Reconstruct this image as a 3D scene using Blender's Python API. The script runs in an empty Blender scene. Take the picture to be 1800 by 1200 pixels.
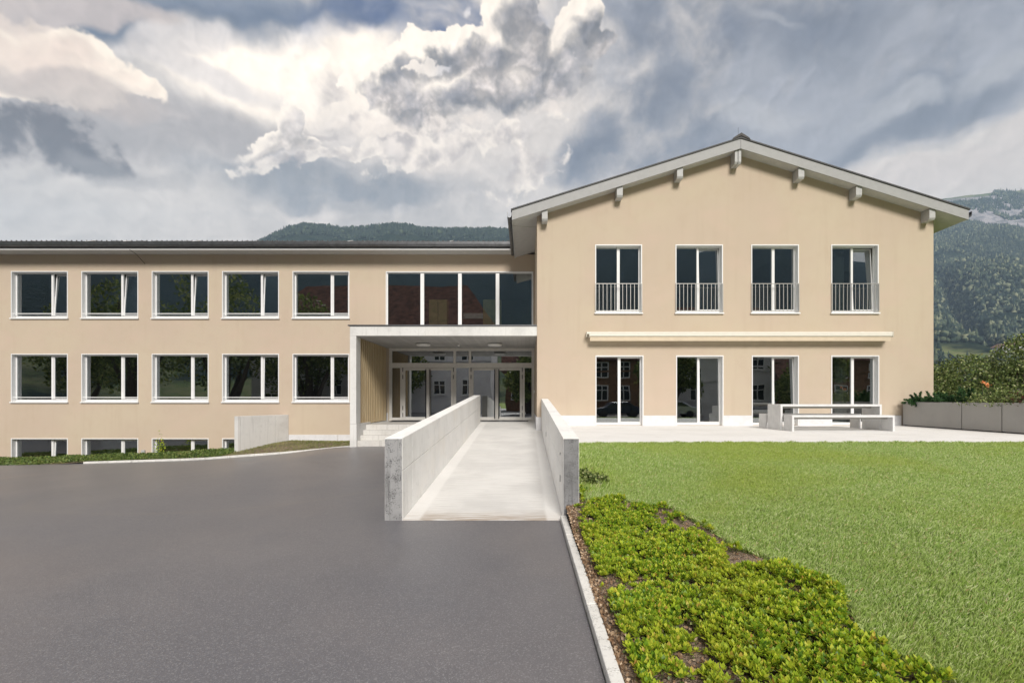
import bpy, math, random
import numpy as np
from mathutils import Vector, noise as mnoise

R = math.radians
random.seed(7); np.random.seed(7)
scene = bpy.context.scene
col = scene.collection

# ------------------------------------------------------------------ camera, world, sun, exposure
CAM_H = 1.71
cam_d = bpy.data.cameras.new('camera'); cam = bpy.data.objects.new('camera', cam_d); col.objects.link(cam)
cam.location = (0, 0, CAM_H); cam.rotation_euler = (R(90), 0, 0)
cam_d.lens = 17.0; cam_d.sensor_width = 36.0
cam_d.shift_x = -24/1800; cam_d.shift_y = 101/1800
cam_d.clip_start = 0.05; cam_d.clip_end = 30000
scene.camera = cam

SUN_EL, SUN_AZ = 34.0, 9.0           # behind the camera, a little to the right
scene.view_settings.view_transform = 'Standard'; scene.view_settings.look = 'None'
scene.view_settings.gamma = 1.0; scene.view_settings.use_curve_mapping = False
EXPO = 0.74; SKY_GAIN = 1.10
scene.view_settings.exposure = EXPO
sl = bpy.data.lights.new('sun', 'SUN'); sl.energy = 3.1; sl.angle = R(19); sl.color = (1.0, 0.955, 0.89)
so = bpy.data.objects.new('sun', sl); col.objects.link(so)
sd = Vector((math.sin(R(SUN_AZ))*math.cos(R(SUN_EL)), -math.cos(R(SUN_AZ))*math.cos(R(SUN_EL)), math.sin(R(SUN_EL))))
so.rotation_euler = sd.to_track_quat('Z', 'Y').to_euler(); so.location = (10, -20, 30)

def lin(r, g, b):
    f = lambda c: (c/255/12.92) if c/255 <= 0.04045 else ((c/255+0.055)/1.055)**2.4
    return (f(r), f(g), f(b))

class NT:
    """small helper for building node graphs"""
    def __init__(s, tree): s.t = tree; s.n = tree.nodes; s.l = tree.links
    def node(s, typ, **kw):
        n = s.n.new(typ)
        for k, v in kw.items(): setattr(n, k, v)
        return n
    def put(s, sock, v):
        if hasattr(v, 'is_output'): s.l.new(v, sock)
        elif v is not None:
            if hasattr(sock.default_value, '__len__') and hasattr(v, '__len__') and len(sock.default_value) == 4 and len(v) == 3: v = (*v, 1)
            sock.default_value = v
    def math(s, op, a, b=None, c=None, clamp=False):
        n = s.node('ShaderNodeMath', operation=op, use_clamp=clamp)
        for i, v in enumerate((a, b, c)):
            if v is not None: s.put(n.inputs[i], v)
        return n.outputs[0]
    def vmath(s, op, a, b=None, scale=None):
        n = s.node('ShaderNodeVectorMath', operation=op)
        s.put(n.inputs[0], a)
        if b is not None: s.put(n.inputs[1], b)
        if scale is not None: s.put(n.inputs['Scale'], scale)
        return n.outputs['Value'] if op in ('DOT_PRODUCT', 'LENGTH') else n.outputs[0]
    def mix(s, f, a, b, blend='MIX'):
        n = s.node('ShaderNodeMix', data_type='RGBA', blend_type=blend, clamp_factor=True)
        s.put(n.inputs['Factor'], f); s.put(n.inputs[6], a); s.put(n.inputs[7], b)
        return n.outputs[2]
    def noise(s, vec=None, scale=5, detail=3, rough=0.55, dist=0.0, col=False):
        n = s.node('ShaderNodeTexNoise'); n.inputs['Scale'].default_value = scale
        n.inputs['Detail'].default_value = detail; n.inputs['Roughness'].default_value = rough
        n.inputs['Distortion'].default_value = dist
        if vec is not None: s.l.new(vec, n.inputs['Vector'])
        return n.outputs['Color'] if col else n.outputs['Fac']
    def ss(s, x, lo, hi):
        n = s.node('ShaderNodeMapRange', interpolation_type='SMOOTHSTEP')
        s.put(n.inputs['Value'], x); n.inputs['From Min'].default_value = lo; n.inputs['From Max'].default_value = hi
        return n.outputs[0]
    def scaled(s, vec, sc, rot=(0, 0, 0)):
        n = s.node('ShaderNodeMapping'); s.l.new(vec, n.inputs['Vector'])
        n.inputs['Scale'].default_value = sc; n.inputs['Rotation'].default_value = rot
        return n.outputs[0]

world = bpy.data.worlds.new('World'); scene.world = world; world.use_nodes = True
world.cycles.sampling_method = 'MANUAL'; world.cycles.sample_map_resolution = 512
ROT3 = np.array([[0.36, 0.48, -0.80], [-0.80, 0.60, 0.0], [0.48, 0.64, 0.60]])
def _h3(a, b, c, s):
    n = (a*374761393 + b*668265263 + c*2147483647 + s*1442695041) & 0xFFFFFFFF
    n = ((n ^ (n >> 13))*1274126177) & 0xFFFFFFFF
    n = ((n ^ (n >> 15))*2246822519) & 0xFFFFFFFF
    return ((n ^ (n >> 16)) & 0xFFFF).astype(np.float32)/65535.0
def noise3(p, seed=0):
    i = np.floor(p).astype(np.int64); f = (p-i).astype(np.float32); f = f*f*f*(f*(f*6-15)+10)
    x, y, z = i[..., 0], i[..., 1], i[..., 2]; fx, fy, fz = f[..., 0], f[..., 1], f[..., 2]
    r = 0
    for dz in (0, 1):
        a = _h3(x, y, z+dz, seed); b = _h3(x+1, y, z+dz, seed); c = _h3(x, y+1, z+dz, seed); d = _h3(x+1, y+1, z+dz, seed)
        v = (a+(b-a)*fx)*(1-fy)+(c+(d-c)*fx)*fy
        r = r + v*((1-fz) if dz == 0 else fz)
    return r
def fb3(p, o, seed=0, gain=0.55, billow=False):
    s = 0; a = 1.0; t = 0
    for k in range(o):
        p = p @ ROT3
        n = noise3(p*(2.03**k)+17.3*k, seed+k)
        if billow: n = np.abs(2*n-1)
        s = s+a*n; t += a; a *= gain
    return s/t
def sky_colour(d):
    """d (n,3) unit directions of the upper sky -> display-linear cloud colours and how much clear sky shows through"""
    S = lambda x, a, b: (lambda t: t*t*(3-2*t))(np.clip((x-a)/(b-a), 0, 1))
    L = lambda *c: np.array([((v/255+0.055)/1.055)**2.4 for v in c], np.float32)
    front = d[:, 1] > 0.12
    y = np.maximum(d[:, 1], 0.12)
    w1 = np.stack([fb3(d*5.5+k*31, 4, 200+k*9) for k in range(3)], -1)-0.5
    w2 = np.stack([fb3(d*17+k*31, 4, 300+k*9) for k in range(3)], -1)-0.5
    def px(v): yy = np.maximum(v[:, 1], 0.12); return 924+850*v[:, 0]/yy, 701-850*v[:, 2]/yy
    A = px(d+w1*0.10+w2*0.03); w3 = np.stack([fb3(d*48+k*31, 4, 400+k*9, 0.6) for k in range(3)], -1)-0.5; B = px(d+w1*0.03+w2*0.045+w3*0.022)
    def field(bl, P, dx=0, dy=0):
        m = np.full(len(d), -3.0, np.float32)
        for (cx, cy, rx, ry, an) in bl:
            a = math.radians(an); X = P[0]+dx-cx; Y = P[1]+dy-cy
            e = ((X*math.cos(a)+Y*math.sin(a))/rx)**2+((-X*math.sin(a)+Y*math.cos(a))/ry)**2
            v = (1-e).astype(np.float32); k = 0.3
            h = np.clip(0.5+0.5*(v-m)/k, 0, 1); m = m*(1-h)+v*h+k*h*(1-h)
        return np.where(front, np.maximum(m, -3), -3)
    n_lo = fb3(d*2.6, 4, 1); nm = fb3(d*8+w1*0.8, 6, 20); nf = fb3(d*24+w1*1.5, 5, 40, 0.6)
    pf = fb3(d*20+w2*0.5, 5, 60, 0.5, True)                    # billows: creases low, tops high
    st = fb3(d*np.array([5, 5, 13])+w1*1.0+np.stack([d[:, 2]*3, 0*y, 0*y], -1), 6, 80)   # wind-drawn
    mix = lambda a, b, t: a*(1-t[:, None])+b*t[:, None]
    def lay(c, bl, colr, n, k, lo, hi, op, P=None): return mix(c, L(*colr), S(field(bl, P or A)+(n-0.5)*k, lo, hi)*op)
    c = mix(np.broadcast_to(L(190, 191, 196), (len(d), 3)), L(230, 229, 230), S(n_lo, 0.35, 0.65)*0.8+S(nm, 0.3, 0.7)*0.2)
    c = mix(c, L(226, 226, 228), S(d[:, 2], 0.5, 0.1)*0.75)
    clear = np.zeros(len(d), np.float32)
    # veil and blue gap
    c = lay(c, [(330, 15, 330, 78, -2), (650, 15, 260, 90, -4)], (140, 151, 173), st, 3.0, -0.1, 1.0, 0.9)
    c = lay(c, [(400, 28, 230, 50, -8), (250, 55, 120, 36, 5)], (104, 119, 147), nm, 3.6, -0.3, 1.7, 0.95)
    m = S(field([(725, 5, 190, 95, 8), (815, 45, 90, 80, -30)], A)+(st-0.5)*3.6, -0.3, 1.5)*0.95
    c = mix(c, L(66, 92, 150), m); clear = np.maximum(clear*0, m*0.3)
    c = lay(c, [(560, 35, 60, 40, -30), (600, 75, 190, 40, -18), (800, 110, 70, 20, -30)], (216, 219, 229), st, 3.4, -0.2, 1.3, 0.75)
    c = lay(c, [(818, 16, 16, 22, 20)], (232, 234, 240), nf, 4.0, 0.0, 1.0, 0.9, B)
    # glow behind the thin cloud
    c = lay(c, [(490, 125, 250, 85, 10), (590, 105, 190, 95, 0), (640, 165, 140, 80, 20)], (255, 252, 248), nm, 2.2, -0.5, 0.8, 1.0)
    c = lay(c, [(300, 75, 120, 36, -14), (350, 130, 170, 28, 16)], (221, 221, 226), st, 3.0, -0.2, 1.0, 0.75)
    c = lay(c, [(690, 225, 180, 90, 0), (820, 270, 170, 80, 0)], (240, 237, 236), nm, 3.0, -0.5, 1.0, 0.75)
    c = lay(c, [(900, 260, 120, 80, -30), (1030, 130, 80, 150, 10)], (226, 225, 226), nm, 2.4, -0.4, 1.0, 0.8)
    # grey veil left
    c = lay(c, [(290, 235, 280, 62, 8), (420, 250, 130, 50, 10), (120, 175, 200, 36, 10)], (187, 186, 190), nm, 2.0, -0.4, 0.9, 0.85)
    # bright bank left
    f = field([(-40, 85, 210, 62, 8), (110, 92, 90, 40, 10), (170, 120, 100, 36, 26), (235, 150, 90, 22, 22), (50, 125, 200, 50, 12)], B)-0.9*S(B[0], 230, 400)
    m = f+(0.42-pf)*1.1+(nm-0.5)*1.2
    c = mix(c, mix(np.broadcast_to(L(255, 250, 243), c.shape), L(243, 233, 227), S(f+(nm-0.5)*2, 0.4, 1.6)), S(m, -0.12, 0.35)*0.97)
    c = lay(c, [(90, 165, 240, 36, 12)], (207, 201, 200), nm, 2.4, -0.1, 0.9, 0.75)
    c = lay(c, [(40, 18, 230, 30, 4)], (224, 216, 214), st, 3.0, -0.2, 0.9, 0.7)
    # dark cloud left
    f = field([(10, 235, 130, 50, 6), (95, 255, 110, 46, 14), (150, 285, 75, 26, 10)], B)*0.8
    m = f+(0.40-pf)*0.8+(nf-0.5)*2.0+(nm-0.5)*1.6
    c = mix(c, mix(np.broadcast_to(L(176, 173, 177), c.shape), L(120, 113, 116), S(m+(nf-0.5)*1.0+(B[0]<0)*0, -0.1, 0.9)), S(m, -0.45, 0.8)*0.95)
    c = lay(c, [(190, 318, 150, 26, 6), (60, 320, 120, 18, 0)], (180, 180, 184), nm, 3.5, -0.3, 1.5, 0.6)
    # low bands, middle
    c = lay(c, [(540, 312, 200, 44, 4), (720, 340, 190, 34, 0), (420, 300, 90, 22, 0)], (160, 166, 177), nm, 3.6, -0.8, 1.5, 0.95)
    c = lay(c, [(610, 335, 120, 26, 0)], (146, 154, 168), nf, 3.5, -0.1, 1.2, 0.6)
    c = lay(c, [(520, 276, 150, 12, -3), (790, 248, 150, 26, -12), (640, 290, 100, 10, -10), (560, 372, 240, 12, 0), (880, 350, 90, 30, 0)], (240, 238, 239), nm*0.6+nf*0.4, 7, -0.4, 1.9, 0.75)
    # big slate cloud right
    f = field([(1450, 50, 420, 140, -6), (1580, 190, 290, 72, -14), (1190, 165, 120, 62, -22), (1050, 258, 100, 46, -30), (1260, 255, 240, 62, -5), (1750, 40, 300, 140, 0), (1150, 40, 100, 80, 0)], A)
    m = f+(nm-0.5)*3.2+(nf-0.5)*1.2
    body = mix(np.broadcast_to(L(131, 139, 158), c.shape), L(174, 180, 194), S(nm*0.75+st*0.35, 0.40, 0.68))
    c = mix(c, body, S(m, -1.0, 1.0)*0.95)
    c = lay(c, [(1160, 172, 90, 38, -26), (1050, 255, 70, 26, -30), (1440, 60, 120, 60, 0), (1640, 215, 150, 26, -18), (1240, 120, 80, 26, -20)], (121, 128, 146), nm, 4.0, -0.6, 1.6, 0.7)
    c = lay(c, [(1590, 178, 80, 26, -12), (1330, 190, 90, 26, -12), (1750, 130, 120, 22, -20), (1330, 30, 100, 20, 20)], (192, 197, 207), nm, 4.0, -0.1, 1.2, 0.65)
    c = lay(c, [(1640, 312, 250, 44, -10), (1820, 252, 140, 50, -14)], (224, 222, 224), nm, 1.6, -0.2, 0.8, 0.9)
    # small lit lumps below the cumulus
    for bl, op in (([(520, 282, 90, 16, -8), (620, 268, 60, 14, -6), (800, 262, 120, 22, -14), (905, 235, 70, 22, -10), (700, 250, 60, 14, 0), (930, 290, 60, 40, -30)], 0.85), ([(585, 150, 44, 26, -40), (600, 205, 60, 20, -10), (560, 235, 50, 16, 0)], 0.7)):
        f = field(bl, B); m = f*0.7+(0.40-pf)*3.2+(nf-0.5)*1.2
        c = mix(c, mix(np.broadcast_to(L(250, 248, 246), c.shape), L(196, 194, 198), S(f*0.5+(pf-0.3)*2.0, -0.3, 0.9)), S(m, -0.1, 0.6)*op)
    # cumulus with bright rims
    for bl, op in (([(500, 205, 24, 30, 0), (485, 238, 40, 22, -30), (535, 250, 34, 16, 0), (455, 262, 30, 14, -15)], 1.0),
                   ([(618, 140, 24, 20, -10), (655, 130, 34, 26, -28), (700, 108, 34, 30, -18), (735, 84, 30, 24, 0), (775, 76, 36, 28, -10), (812, 70, 34, 26, 0), (850, 92, 44, 34, -10), (893, 8, 40, 44, 0), (905, 70, 48, 36, 0), (965, 78, 60, 32, -15), (1018, 36, 38, 34, -20), (1040, 70, 30, 30, 0), (820, 150, 120, 40, -6), (950, 125, 70, 40, 0), (700, 165, 60, 32, 15), (740, 205, 80, 26, 10), (900, 180, 50, 22, 0)], 1.0)):
        big = len(bl) > 6
        f = field(bl, B); pk = (0.40-pf)*1.9
        m = f+pk*0.8+(nf-0.5)*0.7+(nm-0.5)*0.5+(0.26 if big else 0)
        f2 = field(bl, B, -26 if big else -10, -26 if big else -12)     # step towards the light: thickness on the lit side
        thick = S(f2*0.8+(nm-0.5)*1.3+pk*0.35+0.25, -0.5, 0.9)
        g = mix(np.broadcast_to(L(134, 136, 146), c.shape), L(216, 213, 214), S((nm-0.5)*2.2+(pf-0.35)*0.8+(nf-0.5)*1.2+(B[1]-110)/420, -0.55, 0.75))
        rel = fb3((d+np.array([-0.006, 0, 0.007]))*20+w2*0.5, 4, 60, 0.5, True)-fb3(d*20+w2*0.5, 4, 60, 0.5, True)
        g = np.clip(g*(1+np.clip(rel*2.2, -0.22, 0.45))[:, None], 0, 1)
        cc = mix(np.broadcast_to(L(253, 251, 248), c.shape), g, thick*(0.95 if big else 0.7))
        soft = S(B[1]+0.22*(B[0]-800), 105, 200) if big else S(B[1], 235, 270)          # ragged, melting undersides
        edge = np.where(m > 0, 1.0, 0.0)
        a = S(m, -0.10, 0.20)*(1-soft)+S(m+(nf-0.5)*1.5+(nm-0.5)*1.5, -0.7, 1.0)*soft
        c = mix(c, cc, a*op)
    c = lay(c, [(900, 215, 130, 22, -10), (640, 215, 60, 14, 0)], (243, 240, 239), nf, 5.0, 0.0, 1.4, 0.8)
    # light from the hidden sun catching the relief of every layer
    t = np.array([-0.008, 0, 0.010]); q9 = d*10+w1*1.2; q22 = d*30+w2*1.2
    rel = 0.38*(fb3(q9+t*10, 5, 500, 0.5)-fb3(q9, 5, 500, 0.5))+0.22*(fb3(q22+t*22, 3, 520, 0.5, True)-fb3(q22, 3, 520, 0.5, True))
    c = c*(1+np.clip(rel, -0.20, 0.25)*0.9)[:, None]
    g = np.exp(-(((px(d)[0]-500)/420)**2+((px(d)[1]-125)/150)**2))*front
    c = c*(1+0.14*g[:, None]*S(c.mean(1), 0.45, 0.85)[:, None])
    return c, clear

def sky_image(W=4096, H=2048):
    """the cloud colours over all directions, finer where clouds are detailed"""
    def dirs(us, vs):
        U, V = np.meshgrid(us, vs); ph = (0.5-U)*2*np.pi; el = (V-0.5)*np.pi
        return np.stack([np.cos(el)*np.cos(ph), np.cos(el)*np.sin(ph), np.sin(el)], -1).reshape(-1, 3)
    q = 8; us = (np.arange(W//q)+0.5)/W*q; vs = (np.arange(H//q)+0.5)/H*q
    d = dirs(us, vs); d[:, 2] = np.maximum(d[:, 2], 0.0); d /= np.linalg.norm(d, axis=1, keepdims=True)
    c, cl = sky_colour(d); small = np.concatenate([c, cl[:, None]], 1).reshape(H//q, W//q, 4)
    def up(A, ax, n):
        m = A.shape[ax]; t = (np.arange(n)+0.5)/n*m-0.5; i = np.floor(t).astype(int); f = (t-i).astype(np.float32)
        g = (lambda k: k % m) if ax == 1 else (lambda k: np.clip(k, 0, m-1))
        sh = [1, 1, 1]; sh[ax] = n; f = f.reshape(sh)
        return np.take(A, g(i), ax)*(1-f)+np.take(A, g(i+1), ax)*f
    img = up(up(small.astype(np.float32), 1, W), 0, H)
    # azimuth +Y is u = 0.25
    i0, i1 = int(W*(0.25-0.152)), int(W*(0.25+0.152)); j0, j1 = H//2, int(H*(0.5+41/180))
    d = dirs((np.arange(i0, i1)+0.5)/W, (np.arange(j0, j1)+0.5)/H)
    c, cl = sky_colour(d); img[j0:j1, i0:i1] = np.concatenate([c, cl[:, None]], 1).reshape(j1-j0, i1-i0, 4)
    im = bpy.data.images.new('cloud_sky', W, H, alpha=True, float_buffer=True); im.colorspace_settings.name = 'Linear Rec.709'; im.alpha_mode = 'CHANNEL_PACKED'
    im.pixels.foreach_set((1.10*np.clip(img, 0, 4)**1.32).astype(np.float32).ravel()); im.update(); return im
def build_sky():
    T = NT(world.node_tree); T.n.clear()
    out = T.node('ShaderNodeOutputWorld'); bg = T.node('ShaderNodeBackground'); bg.inputs['Strength'].default_value = 0.1
    T.l.new(bg.outputs[0], out.inputs[0])
    sky = T.node('ShaderNodeTexSky', sky_type='NISHITA'); sky.sun_disc = False
    sky.sun_elevation = R(SUN_EL); sky.sun_rotation = R(180 - SUN_AZ)
    env = T.node('ShaderNodeTexEnvironment'); env.image = sky_image(); env.interpolation = 'Linear'
    K = SKY_GAIN*10.0/(2**EXPO)
    c = T.mix(1.0, env.outputs['Color'], (K*1.13, K*1.015, K*0.885), 'MULTIPLY')
    n = T.node('ShaderNodeMix', data_type='RGBA', blend_type='MIX'); n.clamp_factor = True
    T.put(n.inputs['Factor'], 0.05); T.put(n.inputs[6], c); T.put(n.inputs[7], sky.outputs[0])
    T.l.new(n.outputs[2], bg.inputs['Color'])
build_sky()

# ------------------------------------------------------------------ materials
MATS = {}
def newmat(name):
    m = bpy.data.materials.new(name); m.use_nodes = True
    T = NT(m.node_tree); b = T.n['Principled BSDF']; MATS[name] = m
    return m, T, b
def objco(T): return T.node('ShaderNodeTexCoord').outputs['Object']
def geoco(T): return T.node('ShaderNodeNewGeometry').outputs['Position']
def bump(T, b, h, strength=0.3, dist=0.01):
    n = T.node('ShaderNodeBump'); n.inputs['Strength'].default_value = strength; n.inputs['Distance'].default_value = dist
    T.l.new(h, n.inputs['Height']); T.l.new(n.outputs[0], b.inputs['Normal'])
def plain(name, color, rough=0.5, metal=0.0, var=0.06, scale=6.0, bmp=0.0, spec=0.5):
    m, T, b = newmat(name)
    n = T.noise(geoco(T), scale, 5)
    c2 = tuple(x*(1-var*3) for x in color)
    T.put(b.inputs['Base Color'], T.mix(T.ss(n, 0.3, 0.8), color, c2))
    b.inputs['Roughness'].default_value = rough; b.inputs['Metallic'].default_value = metal
    b.inputs['Specular IOR Level'].default_value = spec
    if bmp: bump(T, b, T.noise(geoco(T), scale*12, 4), bmp, 0.004)
    return m

def mk_plaster():
    m, T, b = newmat('plaster'); P = geoco(T)
    n1 = T.noise(P, 0.35, 4); n2 = T.noise(P, 2.6, 6, 0.6); n3 = T.noise(P, 160, 3)
    streak = T.noise(T.scaled(P, (5, 5, 0.35)), 1.0, 5)
    c = T.mix(T.ss(n1, 0.35, 0.65), (0.535, 0.440, 0.350), (0.555, 0.470, 0.362))
    c = T.mix(T.math('MULTIPLY', T.ss(n2, 0.45, 0.75), 0.35), c, (0.50, 0.40, 0.30))
    c = T.mix(T.math('MULTIPLY', T.ss(streak, 0.50, 0.78), 0.30), c, (0.47, 0.375, 0.28))
    big = T.noise(T.scaled(P, (0.5, 0.5, 0.9)), 1.0, 5, 0.6)
    c = T.mix(T.math('MULTIPLY', T.ss(big, 0.48, 0.68), 0.5), c, (0.575, 0.452, 0.368))
    c = T.mix(T.math('MULTIPLY', n3, 0.18), c, (0.43, 0.345, 0.26))
    T.put(b.inputs['Base Color'], c); b.inputs['Roughness'].default_value = 0.93; b.inputs['Specular IOR Level'].default_value = 0.2
    bump(T, b, T.math('ADD', n3, T.math('MULTIPLY', n2, 0.8)), 0.6, 0.006)
mk_plaster()
def mk_concrete(name, base, dark, stain, board=False, pits=0.0, warm=0.0):
    m, T, b = newmat(name); P = geoco(T)
    n1 = T.noise(P, 1.1, 7, 0.62, 0.3); n2 = T.noise(P, 9, 8, 0.65); n3 = T.noise(P, 120, 3)
    st = T.noise(T.scaled(P, (14, 14, 0.8)), 1.0, 5, 0.6)
    c = T.mix(T.ss(n1, 0.4, 0.75), base, dark)
    c = T.mix(T.math('MULTIPLY', T.ss(n2, 0.52, 0.8), 0.45*stain), c, tuple(x*0.62 for x in dark))
    c = T.mix(T.math('MULTIPLY', T.ss(st, 0.52, 0.78), 0.5*stain), c, tuple(x*0.7 for x in dark))
    if warm: c = T.mix(T.math('MULTIPLY', T.ss(T.noise(P, 0.7, 4), 0.5, 0.75), warm), c, (base[0]*0.95, base[1]*0.84, base[2]*0.7))
    h = T.math('ADD', T.math('MULTIPLY', n3, 0.4), n2)
    if pits:
        v = T.node('ShaderNodeTexVoronoi'); v.inputs['Scale'].default_value = 55; T.l.new(T.vmath('ADD', P, T.vmath('SCALE', T.noise(P, 30, 3, col=True), scale=0.03)), v.inputs['Vector'])
        p = T.math('MULTIPLY', T.ss(v.outputs['Distance'], 0.50, 0.15), T.ss(T.noise(P, 9, 6, 0.65), 0.42, 0.56))
        c = T.mix(T.math('MULTIPLY', p, pits), c, tuple(x*0.3 for x in dark)); h = T.math('SUBTRACT', h, T.math('MULTIPLY', p, 2.0))
    if board:
        sx = T.node('ShaderNodeSeparateXYZ'); T.l.new(P, sx.inputs[0])
        f = T.math('FRACT', T.math('MULTIPLY', sx.outputs['X'], 6.5))
        ln = T.ss(T.math('ABSOLUTE', T.math('SUBTRACT', f, 0.5)), 0.46, 0.5)
        bd = T.node('ShaderNodeTexWhiteNoise', noise_dimensions='1D'); T.l.new(T.math('FLOOR', T.math('MULTIPLY', sx.outputs['X'], 6.5)), bd.inputs['W'])
        c = T.mix(T.math('MULTIPLY', bd.outputs['Value'], 0.35), c, tuple(x*0.75 for x in dark)); c = T.mix(T.math('MULTIPLY', ln, 0.5), c, tuple(x*0.4 for x in dark))
        h = T.math('SUBTRACT', h, T.math('MULTIPLY', ln, 1.0))
    T.put(b.inputs['Base Color'], c); b.inputs['Roughness'].default_value = 0.85; b.inputs['Specular IOR Level'].default_value = 0.25
    bump(T, b, h, 0.4, 0.006)
mk_concrete('concrete', (0.90, 0.895, 0.88), (0.80, 0.795, 0.78), 0.9, pits=0.12, warm=0.2)
mk_concrete('concrete_pier', (0.70, 0.695, 0.68), (0.56, 0.555, 0.545), 0.8, warm=0.15)
mk_concrete('concrete_rough', (0.34, 0.34, 0.345), (0.15, 0.15, 0.155), 1.9, pits=1.0)
mk_concrete('concrete_streaked', (0.27, 0.27, 0.28), (0.13, 0.13, 0.135), 1.9, pits=0.4)
mk_concrete('concrete_board', (0.50, 0.495, 0.48), (0.40, 0.39, 0.38), 0.6, board=True)
mk_concrete('concrete_steps', (0.60, 0.585, 0.56), (0.46, 0.445, 0.42), 1.1, warm=0.4)
mk_concrete('concrete_paving', (0.78, 0.77, 0.755), (0.70, 0.69, 0.67), 0.35)
mk_concrete('granite', (0.76, 0.75, 0.72), (0.58, 0.57, 0.54), 1.0, pits=0.35, warm=0.15)
mk_concrete('planter_cement', (0.40, 0.39, 0.375), (0.36, 0.35, 0.34), 0.25)
def mk_ramp():
    m, T, b = newmat('ramp_floor'); P = geoco(T)
    n1 = T.noise(P, 0.9, 6, 0.6); br = T.noise(T.scaled(P, (1.2, 16, 1)), 1.6, 6, 0.6); n3 = T.noise(P, 60, 4)
    c = T.mix(T.ss(n1, 0.35, 0.7), (0.73, 0.72, 0.70), (0.61, 0.60, 0.585))
    c = T.mix(T.math('MULTIPLY', T.ss(br, 0.48, 0.72), 0.5), c, (0.46, 0.445, 0.42))
    sx = T.node('ShaderNodeSeparateXYZ'); T.l.new(P, sx.inputs[0])
    foot = T.ss(T.math('ADD', sx.outputs['Y'], T.math('MULTIPLY', n1, 0.6)), 7.75, 7.0)
    c = T.mix(T.math('MULTIPLY', T.math('MULTIPLY', foot, T.ss(br, 0.36, 0.56)), 0.9), c, (0.34, 0.255, 0.18))
    edge = T.ss(T.math('ADD', T.math('ABSOLUTE', T.math('ADD', sx.outputs['X'], 0.6)), T.math('MULTIPLY', br, 0.12)), 0.93, 0.99)
    c = T.mix(T.math('MULTIPLY', edge, 0.6), c, (0.80, 0.79, 0.77))
    c = T.mix(T.math('MULTIPLY', n3, 0.12), c, (0.4, 0.4, 0.4))
    T.put(b.inputs['Base Color'], c); b.inputs['Roughness'].default_value = 0.85; b.inputs['Specular IOR Level'].default_value = 0.25
    bump(T, b, T.math('ADD', br, n3), 0.3, 0.004)
mk_ramp()
def mk_asphalt():
    m, T, b = newmat('asphalt'); P = geoco(T)
    n1 = T.noise(P, 0.22, 5, 0.6, 0.5); n2 = T.noise(P, 1.4, 7, 0.62, 0.4); n3 = T.noise(P, 55, 5, 0.7)
    v = T.node('ShaderNodeTexVoronoi'); v.inputs['Scale'].default_value = 120; T.l.new(P, v.inputs['Vector'])
    c = T.mix(T.ss(n1, 0.35, 0.7), (0.108, 0.107, 0.124), (0.155, 0.144, 0.152))
    c = T.mix(T.math('MULTIPLY', T.ss(n2, 0.4, 0.75), 0.4), c, (0.090, 0.090, 0.106))
    wn = T.node('ShaderNodeTexWhiteNoise'); T.l.new(v.outputs['Position'], wn.inputs['Vector'])
    c = T.mix(T.math('MULTIPLY', T.ss(wn.outputs['Value'], 0.70, 1.0), 0.45), c, (0.33, 0.33, 0.34))
    c = T.mix(T.math('MULTIPLY', T.ss(n3, 0.5, 0.72), 0.5), c, (0.075, 0.072, 0.075))
    # faint tyre arcs
    L = T.vmath('LENGTH', T.vmath('SUBTRACT', P, (-6.0, 10.8, 0.0)))
    arc = T.math('MULTIPLY', T.ss(T.math('ABSOLUTE', T.math('SUBTRACT', L, 3.6)), 0.14, 0.0), T.ss(n2, 0.35, 0.6))
    c = T.mix(T.math('MULTIPLY', arc, 0.16), c, (0.24, 0.20, 0.16))
    L2 = T.vmath('LENGTH', T.vmath('SUBTRACT', P, (-14.0, 3.0, 0.0)))
    arc2 = T.math('MULTIPLY', T.ss(T.math('ABSOLUTE', T.math('SUBTRACT', T.math('PINGPONG', L2, 5.3), 2.2)), 0.16, 0.0), T.ss(T.noise(P, 0.5, 4), 0.48, 0.62))
    c = T.mix(T.math('MULTIPLY', arc2, 0.30), c, (0.07, 0.067, 0.07))
    warm = T.ss(T.noise(P, 0.16, 3), 0.50, 0.66); c = T.mix(T.math('MULTIPLY', warm, 0.35), c, (0.215, 0.170, 0.145))
    spots = T.ss(T.noise(P, 2.3, 3), 0.70, 0.76); c = T.mix(T.math('MULTIPLY', spots, 0.35), c, (0.06, 0.058, 0.06))
    T.put(b.inputs['Base Color'], c); b.inputs['Roughness'].default_value = 0.36; b.inputs['Specular IOR Level'].default_value = 1.0
    bump(T, b, T.math('ADD', v.outputs['Distance'], n3), 0.45, 0.004)
mk_asphalt()
WHITE = plain('white_paint', (0.80, 0.80, 0.80), 0.4, var=0.02)
plain('frame_grey', (0.72, 0.70, 0.66), 0.4, var=0.03)
plain('plinth_white', (0.70, 0.70, 0.715), 0.8, var=0.04, bmp=0.1)
plain('fascia_grey', (0.36, 0.36, 0.36), 0.6, var=0.03)
plain('soffit_grey', (0.52, 0.515, 0.50), 0.7, var=0.04)
plain('purlin_grey', (0.46, 0.46, 0.455), 0.6, var=0.04)
plain('gutter_metal', (0.20, 0.205, 0.215), 0.35, 0.85, var=0.1)
plain('dark_metal', (0.035, 0.035, 0.04), 0.4, 0.6, var=0.05)
plain('roof_tile', (0.085, 0.08, 0.08), 0.75, var=0.15, bmp=0.3)
plain('roof_sheet', (0.06, 0.06, 0.062), 0.6, var=0.1)
plain('railing_metal', (0.46, 0.45, 0.43), 0.4, 0.5, var=0.03)
plain('awning_metal', (0.72, 0.69, 0.61), 0.4, var=0.02)
plain('awning_cloth', (0.68, 0.57, 0.43), 0.85, var=0.03)
plain('table_white', (0.72, 0.72, 0.72), 0.5, var=0.05)
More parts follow.
